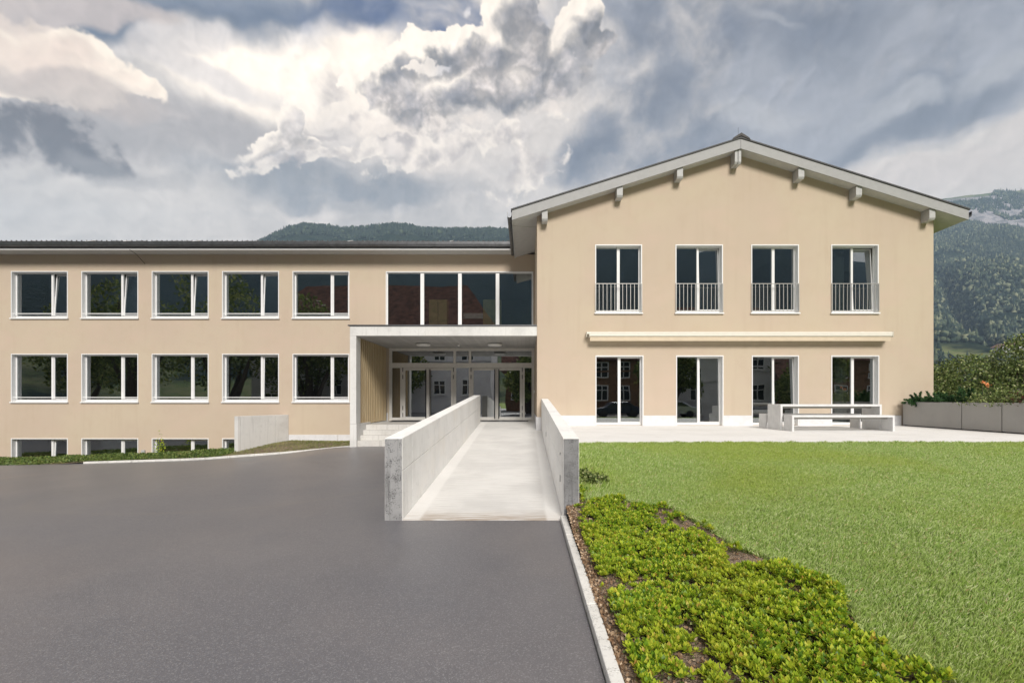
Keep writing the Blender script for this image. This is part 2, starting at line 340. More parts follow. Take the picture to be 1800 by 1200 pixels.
plain('slat_gap_shade', (0.09, 0.065, 0.045), 0.8, var=0.05)  # near-black brown: the shade between the slats put into the board's colour
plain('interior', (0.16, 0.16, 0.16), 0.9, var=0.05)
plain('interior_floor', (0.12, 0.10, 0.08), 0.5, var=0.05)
plain('cupboard', (0.75, 0.58, 0.24), 0.6, var=0.05)
plain('rubber_black', (0.012, 0.012, 0.014), 0.6, var=0.05)
plain('curtain_cloth', (0.62, 0.64, 0.62), 0.9, var=0.05)
plain('lamp_plastic', (0.82, 0.81, 0.79), 0.35, var=0.01)
plain('box_grey', (0.42, 0.43, 0.43), 0.5, var=0.02)
plain('bark', (0.10, 0.075, 0.055), 0.9, var=0.15, bmp=0.5)
plain('house_plaster', (0.74, 0.72, 0.74), 0.9, var=0.05, scale=1)
plain('house_wood', (0.28, 0.16, 0.09), 0.8, var=0.15, scale=3)
plain('red_tile', (0.24, 0.115, 0.085), 0.8, var=0.28, scale=1.6, bmp=0.4)
plain('car_silver', (0.55, 0.57, 0.60), 0.25, 0.7, var=0.02)
plain('car_dark', (0.03, 0.04, 0.07), 0.25, 0.3, var=0.02)
plain('car_glass', (0.02, 0.025, 0.03), 0.05, var=0.0)
plain('petal', (0.90, 0.36, 0.14), 0.6, var=0.1, scale=60)
def mk_wood():
    m, T, b = newmat('slat_wood'); P = geoco(T)
    n = T.noise(T.scaled(P, (30, 30, 1.2)), 1.0, 6); w = T.noise(P, 1.5, 3)
    c = T.mix(T.ss(n, 0.35, 0.7), (0.66, 0.53, 0.33), (0.55, 0.41, 0.23)); c = T.mix(T.math('MULTIPLY', w, 0.25), c, (0.42, 0.31, 0.19))
    T.put(b.inputs['Base Color'], c); b.inputs['Roughness'].default_value = 0.65; bump(T, b, n, 0.2, 0.002)
mk_wood()
def mk_glass(name, refl, tint):
    m = bpy.data.materials.new(name); m.use_nodes = True; MATS[name] = m
    T = NT(m.node_tree); T.n.clear(); out = T.node('ShaderNodeOutputMaterial')
    tr = T.node('ShaderNodeBsdfTransparent'); tr.inputs[0].default_value = (*tint, 1)
    gl = T.node('ShaderNodeBsdfGlossy'); gl.inputs['Roughness'].default_value = 0.0; gl.inputs[0].default_value = (0.93, 0.97, 1.0, 1)
    nb = T.noise(geoco(T), 0.9, 1); bp = T.node('ShaderNodeBump'); bp.inputs['Strength'].default_value = 0.10; bp.inputs['Distance'].default_value = 0.02
    T.l.new(nb, bp.inputs['Height']); T.l.new(bp.outputs[0], gl.inputs['Normal'])
    fr = T.node('ShaderNodeFresnel'); fr.inputs['IOR'].default_value = 1.5
    f = T.math('ADD', T.math('MULTIPLY', fr.outputs[0], 1.3), refl, clamp=True)
    mx = T.node('ShaderNodeMixShader'); T.l.new(f, mx.inputs[0]); T.l.new(tr.outputs[0], mx.inputs[1]); T.l.new(gl.outputs[0], mx.inputs[2])
    T.l.new(mx.outputs[0], out.inputs[0])
mk_glass('glass', 0.24, (0.60, 0.64, 0.63))
mk_glass('door_glass', 0.38, (0.45, 0.47, 0.48))

def mk_leaf(name, cols, rough=0.55, trans=0.3, patch=None, pscale=1.0, isl=1.0):
    """leaf colours picked per leaf (island), with an optional patch colour by place"""
    m, T, b = newmat(name); g = T.node('ShaderNodeNewGeometry')
    r = T.node('ShaderNodeValToRGB'); T.l.new(g.outputs['Random Per Island'], r.inputs[0])
    cr = r.color_ramp
    while len(cr.elements) < len(cols): cr.elements.new(0.5)
    for i, (p, c) in enumerate(cols): cr.elements[i].position = p; cr.elements[i].color = (*c, 1)
    c = r.outputs[0]
    if patch: c = T.mix(T.math('MULTIPLY', T.ss(T.noise(g.outputs['Position'], pscale, 4), 0.42, 0.68), patch[1]), c, patch[0])
    T.put(b.inputs['Base Color'], c); b.inputs['Roughness'].default_value = rough; b.inputs['Specular IOR Level'].default_value = 0.3
    out = T.n['Material Output']; tl = T.node('ShaderNodeBsdfTranslucent'); T.l.new(c, tl.inputs[0])
    mx = T.node('ShaderNodeMixShader'); mx.inputs[0].default_value = trans
    T.l.new(b.outputs[0], mx.inputs[1]); T.l.new(tl.outputs[0], mx.inputs[2]); T.l.new(mx.outputs[0], out.inputs[0])
    return m
mk_leaf('grass_blade', [(0.0, (0.22, 0.36, 0.07)), (0.4, (0.40, 0.54, 0.15)), (0.8, (0.60, 0.70, 0.32)), (0.965, (0.74, 0.76, 0.48)), (1.0, (0.66, 0.46, 0.26))], 0.45, 0.45, ((0.42, 0.50, 0.09), 0.6), 0.35)
mk_leaf('ground_cover_leaf', [(0.0, (0.06, 0.16, 0.02)), (0.25, (0.22, 0.38, 0.03)), (0.7, (0.52, 0.64, 0.05)), (0.93, (0.70, 0.70, 0.10)), (1.0, (0.50, 0.26, 0.08))], 0.4, 0.45, ((0.56, 0.58, 0.06), 0.40), 1.3)
mk_leaf('dark_leaf', [(0.0, (0.04, 0.06, 0.02)), (0.5, (0.15, 0.21, 0.055)), (0.85, (0.30, 0.36, 0.12)), (1.0, (0.44, 0.42, 0.24))], 0.45, 0.25)
mk_leaf('red_leaf', [(0.0, (0.05, 0.01, 0.012)), (0.5, (0.10, 0.03, 0.02)), (1.0, (0.05, 0.07, 0.02))], 0.45, 0.25)
mk_leaf('juniper_needle', [(0.0, (0.02, 0.06, 0.02)), (0.6, (0.05, 0.13, 0.04)), (1.0, (0.12, 0.22, 0.08))], 0.5, 0.2)
mk_leaf('tree_leaf', [(0.0, (0.05, 0.08, 0.02)), (0.6, (0.18, 0.24, 0.06)), (1.0, (0.36, 0.38, 0.13))], 0.5, 0.3)
mk_leaf('litter', [(0.0, (0.16, 0.09, 0.05)), (0.6, (0.34, 0.22, 0.13)), (1.0, (0.62, 0.48, 0.34))], 0.8, 0.1)
mk_leaf('forest_crown', [(0.0, (0.006, 0.015, 0.016)), (0.4, (0.022, 0.040, 0.030)), (0.75, (0.085, 0.11, 0.065)), (1.0, (0.24, 0.25, 0.15))], 0.9, 0.0, ((0.010, 0.024, 0.018), 0.75), 0.009)
mk_leaf('bank_leaf', [(0.0, (0.04, 0.08, 0.02)), (0.5, (0.12, 0.19, 0.04)), (1.0, (0.26, 0.32, 0.09))], 0.5, 0.3)
mk_leaf('bank_blade', [(0.0, (0.09, 0.12, 0.03)), (0.5, (0.19, 0.23, 0.06)), (1.0, (0.36, 0.36, 0.15))], 0.5, 0.3, ((0.40, 0.38, 0.16), 0.6), 0.9)
mk_leaf('ridge_crown', [(0.0, (0.008, 0.018, 0.014)), (0.7, (0.025, 0.042, 0.028)), (1.0, (0.06, 0.08, 0.045))], 0.9, 0.0)
def mk_soil():
    m, T, b = newmat('soil'); P = geoco(T)
    n1 = T.noise(P, 3, 6); n2 = T.noise(P, 45, 6, 0.7); v = T.node('ShaderNodeTexVoronoi'); v.inputs['Scale'].default_value = 60; T.l.new(P, v.inputs['Vector'])
    c = T.mix(T.ss(n1, 0.35, 0.7), (0.22, 0.16, 0.12), (0.34, 0.25, 0.18)); c = T.mix(T.ss(n2, 0.45, 0.7), c, (0.09, 0.065, 0.05))
    c = T.mix(T.math('MULTIPLY', T.ss(v.outputs['Distance'], 0.35, 0.15), 0.5), c, (0.55, 0.45, 0.35))
    T.put(b.inputs['Base Color'], c); b.inputs['Roughness'].default_value = 0.95; bump(T, b, T.math('ADD', n2, v.outputs['Distance']), 0.9, 0.02)
mk_soil()
def mk_turf():
    m, T, b = newmat('turf'); P = geoco(T)
    n1 = T.noise(P, 0.35, 4); n2 = T.noise(P, 30, 6, 0.7)
    c = T.mix(T.ss(n1, 0.35, 0.7), (0.24, 0.33, 0.08), (0.33, 0.41, 0.10)); c = T.mix(T.ss(n2, 0.45, 0.7), c, (0.17, 0.22, 0.06))
    T.put(b.inputs['Base Color'], c); b.inputs['Roughness'].default_value = 0.95; b.inputs['Specular IOR Level'].default_value = 0.1; bump(T, b, n2, 0.9, 0.03)
mk_turf()
def mk_mountain(name, rock_amt):
    m, T, b = newmat(name); g = T.node('ShaderNodeNewGeometry'); P = g.outputs['Position']
    sx = T.node('ShaderNodeSeparateXYZ'); T.l.new(P, sx.inputs[0]); z = sx.outputs['Z']
    n1 = T.noise(P, 0.006, 6, 0.6); n2 = T.noise(P, 0.05, 8, 0.7); n3 = T.noise(T.scaled(P, (0.010, 0.010, 0.035)), 1.0, 8, 0.7)
    c = T.mix(T.ss(n2, 0.35, 0.65), (0.015, 0.028, 0.022), (0.035, 0.048, 0.032))
    mead = T.math('MULTIPLY', T.ss(z, 70, 40), T.ss(n1, 0.40, 0.5))
    c = T.mix(mead, c, T.mix(T.ss(n2, 0.4, 0.6), (0.15, 0.20, 0.07), (0.24, 0.25, 0.12)))
    c = T.mix(T.math('MULTIPLY', T.ss(T.math('ADD', z, T.math('MULTIPLY', n1, 80)), 705, 745), 0.85), c, T.mix(T.ss(n3, 0.45, 0.6), (0.10, 0.13, 0.06), (0.20, 0.21, 0.09)))
    band = T.math('MULTIPLY', T.ss(z, 430, 500), T.ss(z, 705, 670))
    rock = T.math('MULTIPLY', T.math('MULTIPLY', band, T.ss(n3, 0.35, 0.47)), rock_amt)
    c = T.mix(rock, c, T.mix(T.ss(n2, 0.4, 0.65), (0.36, 0.34, 0.35), (0.17, 0.17, 0.19)))
    T.put(b.inputs['Base Color'], c); b.inputs['Roughness'].default_value = 1.0; b.inputs['Specular IOR Level'].default_value = 0.0
    bump(T, b, n2, 1.0, 10)
mk_mountain('mountain_rock', 1.0); mk_mountain('mountain_wood', 0.0)

# ------------------------------------------------------------------ object helpers
ORG = {}
def origin(o):
    v = Vector((0, 0, 0))
    while o is not None: v = v + o.location; o = o.parent
    return v
def tag(o, label=None, cat=None, group=None, kind=None):
    if label: o['label'] = label
    if cat: o['category'] = cat
    if group: o['group'] = group
    if kind: o['kind'] = kind
    return o
def empty(name, loc, label=None, cat=None, group=None):
    o = bpy.data.objects.new(name, None); col.objects.link(o); o.location = loc; o.empty_display_size = 0.2
    return tag(o, label, cat, group)
class MB:
    def __init__(s): s.v = []; s.f = []
    def quad(s, *p):
        n = len(s.v); s.v += [tuple(q) for q in p]; s.f.append(tuple(range(n, n+len(p)))); return s
    def box(s, x0, x1, y0, y1, z0, z1):
        n = len(s.v)
        s.v += [(x0,y0,z0),(x1,y0,z0),(x1,y1,z0),(x0,y1,z0),(x0,y0,z1),(x1,y0,z1),(x1,y1,z1),(x0,y1,z1)]
        s.f += [tuple(n+i for i in q) for q in ((0,3,2,1),(4,5,6,7),(0,1,5,4),(1,2,6,5),(2,3,7,6),(3,0,4,7))]; return s
    def hexa(s, b, t):
        """b, t: 4 bottom and 4 top points, counter-clockwise from above"""
        n = len(s.v); s.v += [tuple(q) for q in b]+[tuple(q) for q in t]
        s.f += [tuple(n+i for i in q) for q in ((0,3,2,1),(4,5,6,7),(0,1,5,4),(1,2,6,5),(2,3,7,6),(3,0,4,7))]; return s
    def prism(s, poly, axis, a, b):
        """poly in the two other axes, extruded along axis from a to b"""
        n = len(s.v); k = len(poly)
        for t in (a, b):
            for (p, q) in poly:
                s.v.append((t, p, q) if axis == 'x' else (p, t, q) if axis == 'y' else (p, q, t))
        s.f.append(tuple(n+i for i in range(k))[::-1]); s.f.append(tuple(n+k+i for i in range(k)))
        for i in range(k):
            j = (i+1) % k; s.f.append((n+i, n+j, n+k+j, n+k+i))
        return s
    def tube(s, pts, r, seg=8):
        pts = [Vector(p) for p in pts]; n = len(s.v)
        for i, p in enumerate(pts):
            d = (pts[min(i+1, len(pts)-1)] - pts[max(i-1, 0)]).normalized()
            a = d.orthogonal().normalized() if abs(d.z) > 0.9 else d.cross(Vector((0, 0, 1))).normalized(); b = d.cross(a)
            rr = r[i] if isinstance(r, (list, tuple)) else r
            for k in range(seg):
                t = 2*math.pi*k/seg; s.v.append(tuple(p + a*math.cos(t)*rr + b*math.sin(t)*rr))
        for i in range(len(pts)-1):
            for k in range(seg):
                k2 = (k+1) % seg; s.f.append((n+i*seg+k, n+i*seg+k2, n+(i+1)*seg+k2, n+(i+1)*seg+k))
        s.f.append(tuple(n+k for k in range(seg))[::-1]); s.f.append(tuple(n+(len(pts)-1)*seg+k for k in range(seg)))
        return s
    def lathe(s, prof, c, seg=24):
        n = len(s.v)
        for (r, z) in prof:
            for k in range(seg):
                t = 2*math.pi*k/seg; s.v.append((c[0]+r*math.cos(t), c[1]+r*math.sin(t), c[2]+z))
        for i in range(len(prof)-1):
            for k in range(seg):
                k2 = (k+1) % seg; s.f.append((n+i*seg+k, n+i*seg+k2, n+(i+1)*seg+k2, n+(i+1)*seg+k))
        s.f.append(tuple(n+k for k in range(seg))[::-1]); s.f.append(tuple(n+(len(prof)-1)*seg+k for k in range(seg)))
        return s
    def ring(s, x0, x1, z0, z1, y0, y1, w, sides='lrtb', wb=None):
        wb = w if wb is None else wb
        zb = z0+wb if 'b' in sides else z0; zt = z1-w if 't' in sides else z1
        if 'l' in sides: s.box(x0, x0+w, y0, y1, zb, zt)
        if 'r' in sides: s.box(x1-w, x1, y0, y1, zb, zt)
        if 't' in sides: s.box(x0, x1, y0, y1, zt, z1)
        if 'b' in sides: s.box(x0, x1, y0, y1, z0, zb)
        return s
    def build(s, name, mat, parent=None, bev=0.0, smooth=False, loc=None, rotx=0.0, fix=True):
        me = bpy.data.meshes.new(name)
        off = origin(parent) if parent is not None else Vector((0, 0, 0))
        L = Vector(loc) if loc is not None else (off if parent is not None else Vector((0, 0, 0)))
        me.from_pydata([tuple(Vector(v) - L) for v in s.v], [], s.f); me.update()
        if fix:
            import bmesh
            bm = bmesh.new(); bm.from_mesh(me); bmesh.ops.recalc_face_normals(bm, faces=bm.faces); bm.to_mesh(me); bm.free()
        o = bpy.data.objects.new(name, me); col.objects.link(o)
        if parent is not None: o.parent = parent
        o.location = L - off
        o.rotation_euler.x = rotx
        me.materials.append(MATS[mat] if isinstance(mat, str) else mat)
        if bev:
            b = o.modifiers.new('bevel', 'BEVEL'); b.width = bev; b.segments = 2; b.limit_method = 'ANGLE'
        if smooth:
            for p in me.polygons: p.use_smooth = True
        return o
def np_mesh(name, V, F, mat, parent=None, smooth=False):
    """V (n,3), F (m,k) arrays -> object, quickly"""
    me = bpy.data.meshes.new(name); k = F.shape[1]
    if parent is not None: V = V - np.array(origin(parent))
    me.vertices.add(len(V)); me.vertices.foreach_set('co', V.astype(np.float32).ravel())
    me.loops.add(F.size); me.loops.foreach_set('vertex_index', F.astype(np.int32).ravel())
    me.polygons.add(len(F)); me.polygons.foreach_set('loop_start', np.arange(0, F.size, k, dtype=np.int32))
    me.update(calc_edges=True)
    if smooth: me.polygons.foreach_set('use_smooth', np.ones(len(F), dtype=bool))
    me.materials.append(MATS[mat]); o = bpy.data.objects.new(name, me); col.objects.link(o)
    if parent is not None: o.parent = parent
    return o
def piece(proto, loc, parent, rz=None, scale=None):
    o = proto.copy(); col.objects.link(o); o.parent = parent; o.location = Vector(loc) - origin(parent)
    if rz is not None: o.rotation_euler.z = rz
    if scale is not None: o.scale = scale
    return o
def copy_tree(o, parent=None):
    c = o.copy(); col.objects.link(c); c.parent = parent
    for ch in list(o.children): copy_tree(ch, c)
    return c
def sstep(x, a, b):
    t = np.clip((np.asarray(x, float)-a)/(b-a), 0, 1); return t*t*(3-2*t)
def vnoise(x, y, seed=0):
    """value noise, vectorised"""
    x = np.asarray(x, float); y = np.asarray(y, float)
    xi = np.floor(x).astype(np.int64); yi = np.floor(y).astype(np.int64); fx = x-xi; fy = y-yi
    fx = fx*fx*(3-2*fx); fy = fy*fy*(3-2*fy)
    def h(a, b):
        n = (a*374761393 + b*668265263 + seed*1442695041) & 0xFFFFFFFF
        n = ((n ^ (n >> 13))*1274126177) & 0xFFFFFFFF
        return ((n ^ (n >> 16)) & 0xFFFF)/65535.0
    return (h(xi, yi)*(1-fx)+h(xi+1, yi)*fx)*(1-fy) + (h(xi, yi+1)*(1-fx)+h(xi+1, yi+1)*fx)*fy
def fbm(x, y, o=4, seed=0):
    s = 0; a = 0.5
    for i in range(o): s = s + a*vnoise(np.asarray(x)*2**i, np.asarray(y)*2**i, seed+i); a *= 0.5
    return s
def grid_mesh(name, xs, ys, zf, mat, parent=None, smooth=True):
    X, Y = np.meshgrid(xs, ys); Z = zf(X, Y); V = np.stack([X, Y, Z], -1).reshape(-1, 3)
    nx, ny = len(xs), len(ys); i, j = np.meshgrid(np.arange(nx-1), np.arange(ny-1)); a = (j*nx+i).ravel()
    return np_mesh(name, V, np.stack([a, a+1, a+nx+1, a+nx], 1), mat, parent, smooth)

# ------------------------------------------------------------------ ground surfaces
FL, FR = 20.27, 16.35            # facade planes: long building, gabled building
TZ = 0.81                        # terrace level
AX = np.array([-60, -26, -19.6, -16.3, -11.8, -10.5, -8.6, -6.9, -6.0, -3.0, 60.0]); AZ = np.array([-1.6, -0.97, -0.76, -0.67, -0.50, -0.39, -0.24, 0.0, 0.10, 0.12, 0.12])
def asphalt_z(X, Y):
    X = np.asarray(X, float); Y = np.asarray(Y, float)
    f = sstep(Y, 0, 16)
    hx = sum(np.interp(X+dx, AX, AZ) for dx in (-0.6, -0.2, 0.2, 0.6))/4
    near = sstep(Y, 6.9, 16.0)
    z = np.where(hx < 0, hx*f, hx*near)
    return z
xs = np.concatenate([np.linspace(-60, -22, 20), np.linspace(-21, 0.48, 80)]); ys = np.concatenate([np.linspace(-45, -1, 20), np.linspace(-0.6, 19.6, 80)])
tag(grid_mesh('asphalt_yard', xs, ys, asphalt_z, 'asphalt'), kind='structure')
grid_mesh('asphalt_street', np.linspace(0.48, 60, 20), np.linspace(-45, -3.0, 12), asphalt_z, 'asphalt')['kind'] = 'structure'

def soil_z(X, Y):
    X = np.asarray(X, float); Y = np.asarray(Y, float)
    A = np.interp(Y, [-4, 2.9, 6.0, 6.9, 10.0, 11], [0.03, 0.04, 0.11, 0.22, 0.77, 0.80]); B = np.interp(Y, [-4, 0, 10, 11], [0.1, 0.30, 0.785, 0.80])
    t = sstep(X, 0.5, 4.2)
    return A*(1-t)+B*t + 0.03*(fbm(X*0.8, Y*0.8, 3, 5)-0.45)*sstep(10-Y, 0, 1.0)
# lawn / bed border, X as a function of Y
BY = np.array([-3, 1.5, 2.54, 2.71, 2.85, 3.16, 3.43, 3.78, 4.04, 4.34, 4.71, 5.46, 6.28, 6.65, 7.13, 7.6, 8.5, 11]); BX = np.array([2.5, 2.35, 2.26, 2.20, 2.14, 2.19, 2.30, 2.33, 2.26, 2.17, 2.04, 2.00, 1.88, 1.53, 1.14, 0.88, 0.78, 0.78])
def border(Y): return np.interp(Y, BY, BX) + 0.10*(vnoise(np.asarray(Y)*2.3, 0*np.asarray(Y)+3.3, 9)-0.5)
xs = np.linspace(0.575, 3.6, 70); ys = np.linspace(-3, 10.04, 200)
bed = grid_mesh('flower_bed_soil', xs, ys, lambda X, Y: soil_z(X, Y) - 0.012 + 0.02*fbm(X*7, Y*7, 3, 2), 'soil'); tag(bed, kind='structure')
# turf surface clipped to the border
ys = np.linspace(-3, 10.05, 120); ts = np.linspace(0, 1, 60)**1.6
Yg, Tg = np.meshgrid(ys, ts, indexing='ij'); X0 = border(Yg); Xg = X0 + Tg*(32-X0); Zg = soil_z(Xg, Yg)+0.012 - 0.03*(Tg == 0)
V = np.stack([Xg, Yg, Zg], -1).reshape(-1, 3); i, j = np.meshgrid(np.arange(59), np.arange(119)); a = (j*60+i).ravel()
tag(np_mesh('lawn_ground', V, np.stack([a, a+1, a+61, a+60], 1), 'turf', smooth=True), kind='structure')
MB().box(12.0, 60, 10.05, 60, 0.70, 0.775).build('garden_ground', 'turf')['kind'] = 'structure'
grid_mesh('valley_ground', np.linspace(-2600, 2600, 60), np.linspace(-1700, 2050, 60), lambda X, Y: np.full_like(X, -1.9), 'turf')['kind'] = 'structure'
# terrace
MB().box(0.756, 13.9, 10.05, FR+0.1, 0.45, TZ).build('terrace', 'concrete_paving', bev=0.008)['kind'] = 'structure'

# ------------------------------------------------------------------ walls
def wall(name, parent, x0, x1, z0, z1, y, openings, mat, thick=0.32, top=None, extra_x=()):
    """front, back and reveals of a wall with openings; top(x) optionally bounds it"""
    mb = MB(); xs = sorted({x0, x1, *extra_x, *[o[0] for o in openings], *[o[1] for o in openings]})
    zs = sorted({z0, z1, *[o[2] for o in openings], *[o[3] for o in openings]})
    inside = lambda cx, cz: any(o[0] < cx < o[1] and o[2] < cz < o[3] for o in openings)
    for yy in (y, y+thick):
        for i in range(len(xs)-1):
            a, b = xs[i], xs[i+1]
            for j in range(len(zs)-1):
                c, d = zs[j], zs[j+1]
                if inside((a+b)/2, (c+d)/2): continue
                mb.quad((a, yy, c), (b, yy, c), (b, yy, d), (a, yy, d))
            if top: mb.quad((a, yy, z1), (b, yy, z1), (b, yy, top(b)), (a, yy, top(a)))
    for (a, b, c, d) in openings:
        mb.quad((a, y, c), (a, y+thick, c), (a, y+thick, d), (a, y, d)); mb.quad((b, y, c), (b, y+thick, c), (b, y+thick, d), (b, y, d))
        mb.quad((a, y, d), (b, y, d), (b, y+thick, d), (a, y+thick, d)); mb.quad((a, y, c), (b, y, c), (b, y+thick, c), (a, y+thick, c))
    return mb.build(name, mat, parent, fix=False)

def pane(parent, x0, x1, z0, z1, y, tilt=0.0, zpiv=None, mat='glass'):
    mb = MB().box(x0, x1, y-0.004, y+0.004, z0, z1)
    if tilt: return mb.build('glass_pane', mat, parent, loc=((x0+x1)/2, y, zpiv), rotx=-tilt)
    return mb.build('glass_pane', mat, parent)

def window(parent, x0, x1, z0, z1, F, split=0.667, tilt=0.0, rail=True, label=None, door=False, thin=False):
    """opening x0..x1, z0..z1 in the facade plane F; white lined reveal, two lights, the right one a sash"""
    y0, yf, yb = F-0.022, F+0.15, F+0.22
    m = MB(); m.ring(x0, x1, z0, z1, y0, yf, 0.035, 'lrt')
    fw = 0.042 if thin else 0.065; sw = 0.026 if thin else 0.04; fx0, fx1, fz0, fz1 = x0+0.012, x1-0.012, z0+0.003, z1-0.012
    m.ring(fx0, fx1, fz0, fz1, yf, yb, fw, wb=0.09)
    xm = x0 + (x1-x0)*split; mw = 0.042 if thin else 0.055
    m.box(xm-mw, xm+mw*0.6, yf-0.004, yb-0.01, fz0+0.09, fz1-fw)
    w = m.build('window', 'white_paint', parent, bev=0.004)
    if label: w['label'] = label
    gz0, gz1 = fz0+0.09, fz1-fw
    pane(w, fx0+fw, xm-mw, gz0, gz1, yf+0.035)
    sx0, sx1 = xm+mw*0.6, fx1-fw
    s = MB().ring(sx0+0.004, sx1-0.004, gz0+0.004, gz1-0.004, yf+0.005, yf+0.055, sw)
    if tilt:
        s.build('sash', 'white_paint', w, bev=0.004, loc=((sx0+sx1)/2, yf+0.03, gz0), rotx=-tilt)
        pane(w, sx0+0.004+sw, sx1-0.004-sw, gz0+0.004+sw, gz1-0.004-sw, yf+0.03, tilt, gz0)
        MB().box(sx0+0.004+0.0, sx0+0.012, yf+0.06, yf+0.075, gz0, gz1).build('gasket', 'rubber_black', w)
    else:
        s.build('sash', 'white_paint', w, bev=0.004); pane(w, sx0+0.004+sw, sx1-0.004-sw, gz0+0.004+sw, gz1-0.004-sw, yf+0.03)
    # sill
    if not door:
        MB().prism([(F-0.065, z0-0.055), (F-0.065, z0-0.01), (yf, z0+0.02), (yf, z0-0.055)], 'x', x0-0.025, x1+0.025).build('sill', 'white_paint', w, bev=0.003)
        if rail: MB().box(x0+0.035, x1-0.035, F+0.02, F+0.035, z0+0.165, z0+0.195).build('rail', 'white_paint', w)
    return w

def handrail_grid(parent, x0, x1, z0, z1, F):
    y = F-0.04
    m = MB(); m.box(x0, x1, y-0.018, y+0.018, z1-0.02, z1); m.box(x0, x1, y-0.012, y+0.012, z0, z0+0.02)
    for x in (x0-0.0, x1-0.03): m.box(x, x+0.03, y-0.014, y+0.014, z0, z1-0.02); m.box(x+0.005, x+0.025, y+0.014, F+0.03, z1-0.10, z1-0.07)
    r = m.build('railing', 'railing_metal', parent)
    n = 12; proto = None
    for i in range(1, n):
        x = x0+(x1-x0)*i/n
        if proto is None:
            proto = MB().box(x-0.008, x+0.008, y-0.008, y+0.008, z0+0.02, z1-0.02).build('baluster', 'railing_metal', r, loc=(x, y, z0))
        else: piece(proto, (x, y, z0), r)
    return r

# ------------------------------------------------------------------ long building (left)
LB = empty('school_building', (-12, FL, 0), 'long low tan building with rows of wide white windows under a dark tiled roof', 'building')
LX0, LX1 = -31.0, 0.385
pitch, w0 = 2.948, 2.385
lx = [-21.56 + pitch*i for i in range(-3, 5)]
ops = []
for i, x in enumerate(lx):
    ops += [(x, x+w0, 5.11, 7.06), (x, x+w0, 1.60, 3.60)]
    if i < 7: ops.append((x, x+w0, -1.30, 0.065))
CW = (-5.86, 0.325, 4.45, 7.05)           # the wide four-light window above the canopy
EN = (-5.73, 0.365, 0.80, 3.84)           # entrance glazing
ops += [CW, EN]
wall('wall', LB, LX0, LX1, -2.0, 7.76, FL, ops, 'plaster')
b_ = MB(); b_.box(LX0, LX0+0.3, FL+0.33, 33, -2, 7.76); b_.box(LX0, 0.38, 32.7, 33, -2, 7.76); b_.build('rear_wall', 'plaster', LB)
tl = {3: (3.7, 0, 2.4), 4: (3.8, 0, 0), 5: (3.6, 0, 0), 6: (3.3, 1.2, 0), 0: (0, 2, 0)}
for i, x in enumerate(lx):
    t = tl.get(i, (0, 0, 0))
    window(LB, x, x+w0, 5.11, 7.06, FL, tilt=R(t[0]), label='wide upper window with its narrow right sash tilted in' if t[0] else None)
    window(LB, x, x+w0, 1.60, 3.60, FL, tilt=R(t[1]))
    if i < 7: window(LB, x, x+w0, -1.30, 0.065, FL, tilt=R(t[2]), rail=False, label='basement window half hidden by the planted bank')
# floors, ceilings, partitions inside
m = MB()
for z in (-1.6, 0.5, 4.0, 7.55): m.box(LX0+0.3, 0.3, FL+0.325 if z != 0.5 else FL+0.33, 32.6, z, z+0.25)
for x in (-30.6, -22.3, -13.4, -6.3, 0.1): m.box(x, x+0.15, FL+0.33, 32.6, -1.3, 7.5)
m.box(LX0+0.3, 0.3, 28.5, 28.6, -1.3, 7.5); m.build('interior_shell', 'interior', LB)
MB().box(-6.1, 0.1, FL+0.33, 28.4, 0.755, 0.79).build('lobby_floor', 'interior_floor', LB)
# four-light window
x0, x1, z0, z1 = CW
m = MB(); m.ring(x0, x1, z0, z1, FL-0.02, FL+0.14, 0.035, 'lrt'); m.ring(x0+0.01, x1-0.01, z0, z1-0.01, FL+0.05, FL+0.13, 0.06)
edges = [x0+0.07]
for px in (742.3, 808.5, 874.6): edges.append((px-924)/850*(FL+0.05))
edges.append(x1-0.07)
for xm in edges[1:4]: m.box(xm-0.075, xm+0.075, FL+0.03, FL+0.12, z0+0.06, z1-0.07)
cw = m.build('window', 'white_paint', LB, bev=0.004); cw['label'] = 'wide four-light window above the concrete entrance canopy'
for i in range(4): pane(cw, edges[i]+(0.075 if i else 0), edges[i+1]-(0.075 if i < 3 else 0), z0+0.06, z1-0.07, FL+0.08)
# plinth
for a, b in ((-9.92, -7.87), (-7.855, -5.96)): MB().box(a, b, FL-0.03, FL-0.001, -0.3, 0.215).build('plinth_panel', 'plinth_white', LB, bev=0.004)
MB().box(-6.03, -5.76, FL-0.03, FL-0.001, 0.72, 1.13).build('plinth_panel', 'plinth_white', LB, bev=0.004)
# roof
EY, EZ = 19.55, 7.76
SL = 0.305
roof = MB().prism([(EY, 7.80), (26.4, 7.80+SL*(26.4-EY)), (33.6, 7.80+SL*(26.4-EY)-SL*7.2), (33.6, 7.98+SL*(26.4-EY)-SL*7.2), (26.4, 7.98+SL*(26.4-EY)), (EY, 7.98)], 'x', -31.6, -0.45).build('roof', 'roof_sheet', LB)
MB().box(-31.6, -0.45, EY, EY+0.04, 7.735, 7.80).build('fascia', 'white_paint', roof)
MB().box(-31.6, -0.40, EY+0.04, FL-0.002, 7.755, 7.785).build('soffit', 'soffit_grey', roof)
g = MB(); pr = [(EY-0.15+0.075*math.cos(t), 8.0+0.0+0.11*math.sin(t)) for t in np.linspace(math.pi, 2*math.pi, 9)]
pr = [(EY-0.165, 8.02)] + [(EY-0.085+0.075*math.cos(t), 7.92+0.085*math.sin(t)) for t in np.linspace(math.pi, 2*math.pi, 9)] + [(EY-0.005, 8.0), (EY-0.02, 8.0)] + [(EY-0.085+0.062*math.cos(t), 7.92+0.072*math.sin(t)) for t in np.linspace(2*math.pi, math.pi, 9)] + [(EY-0.15, 8.02)]
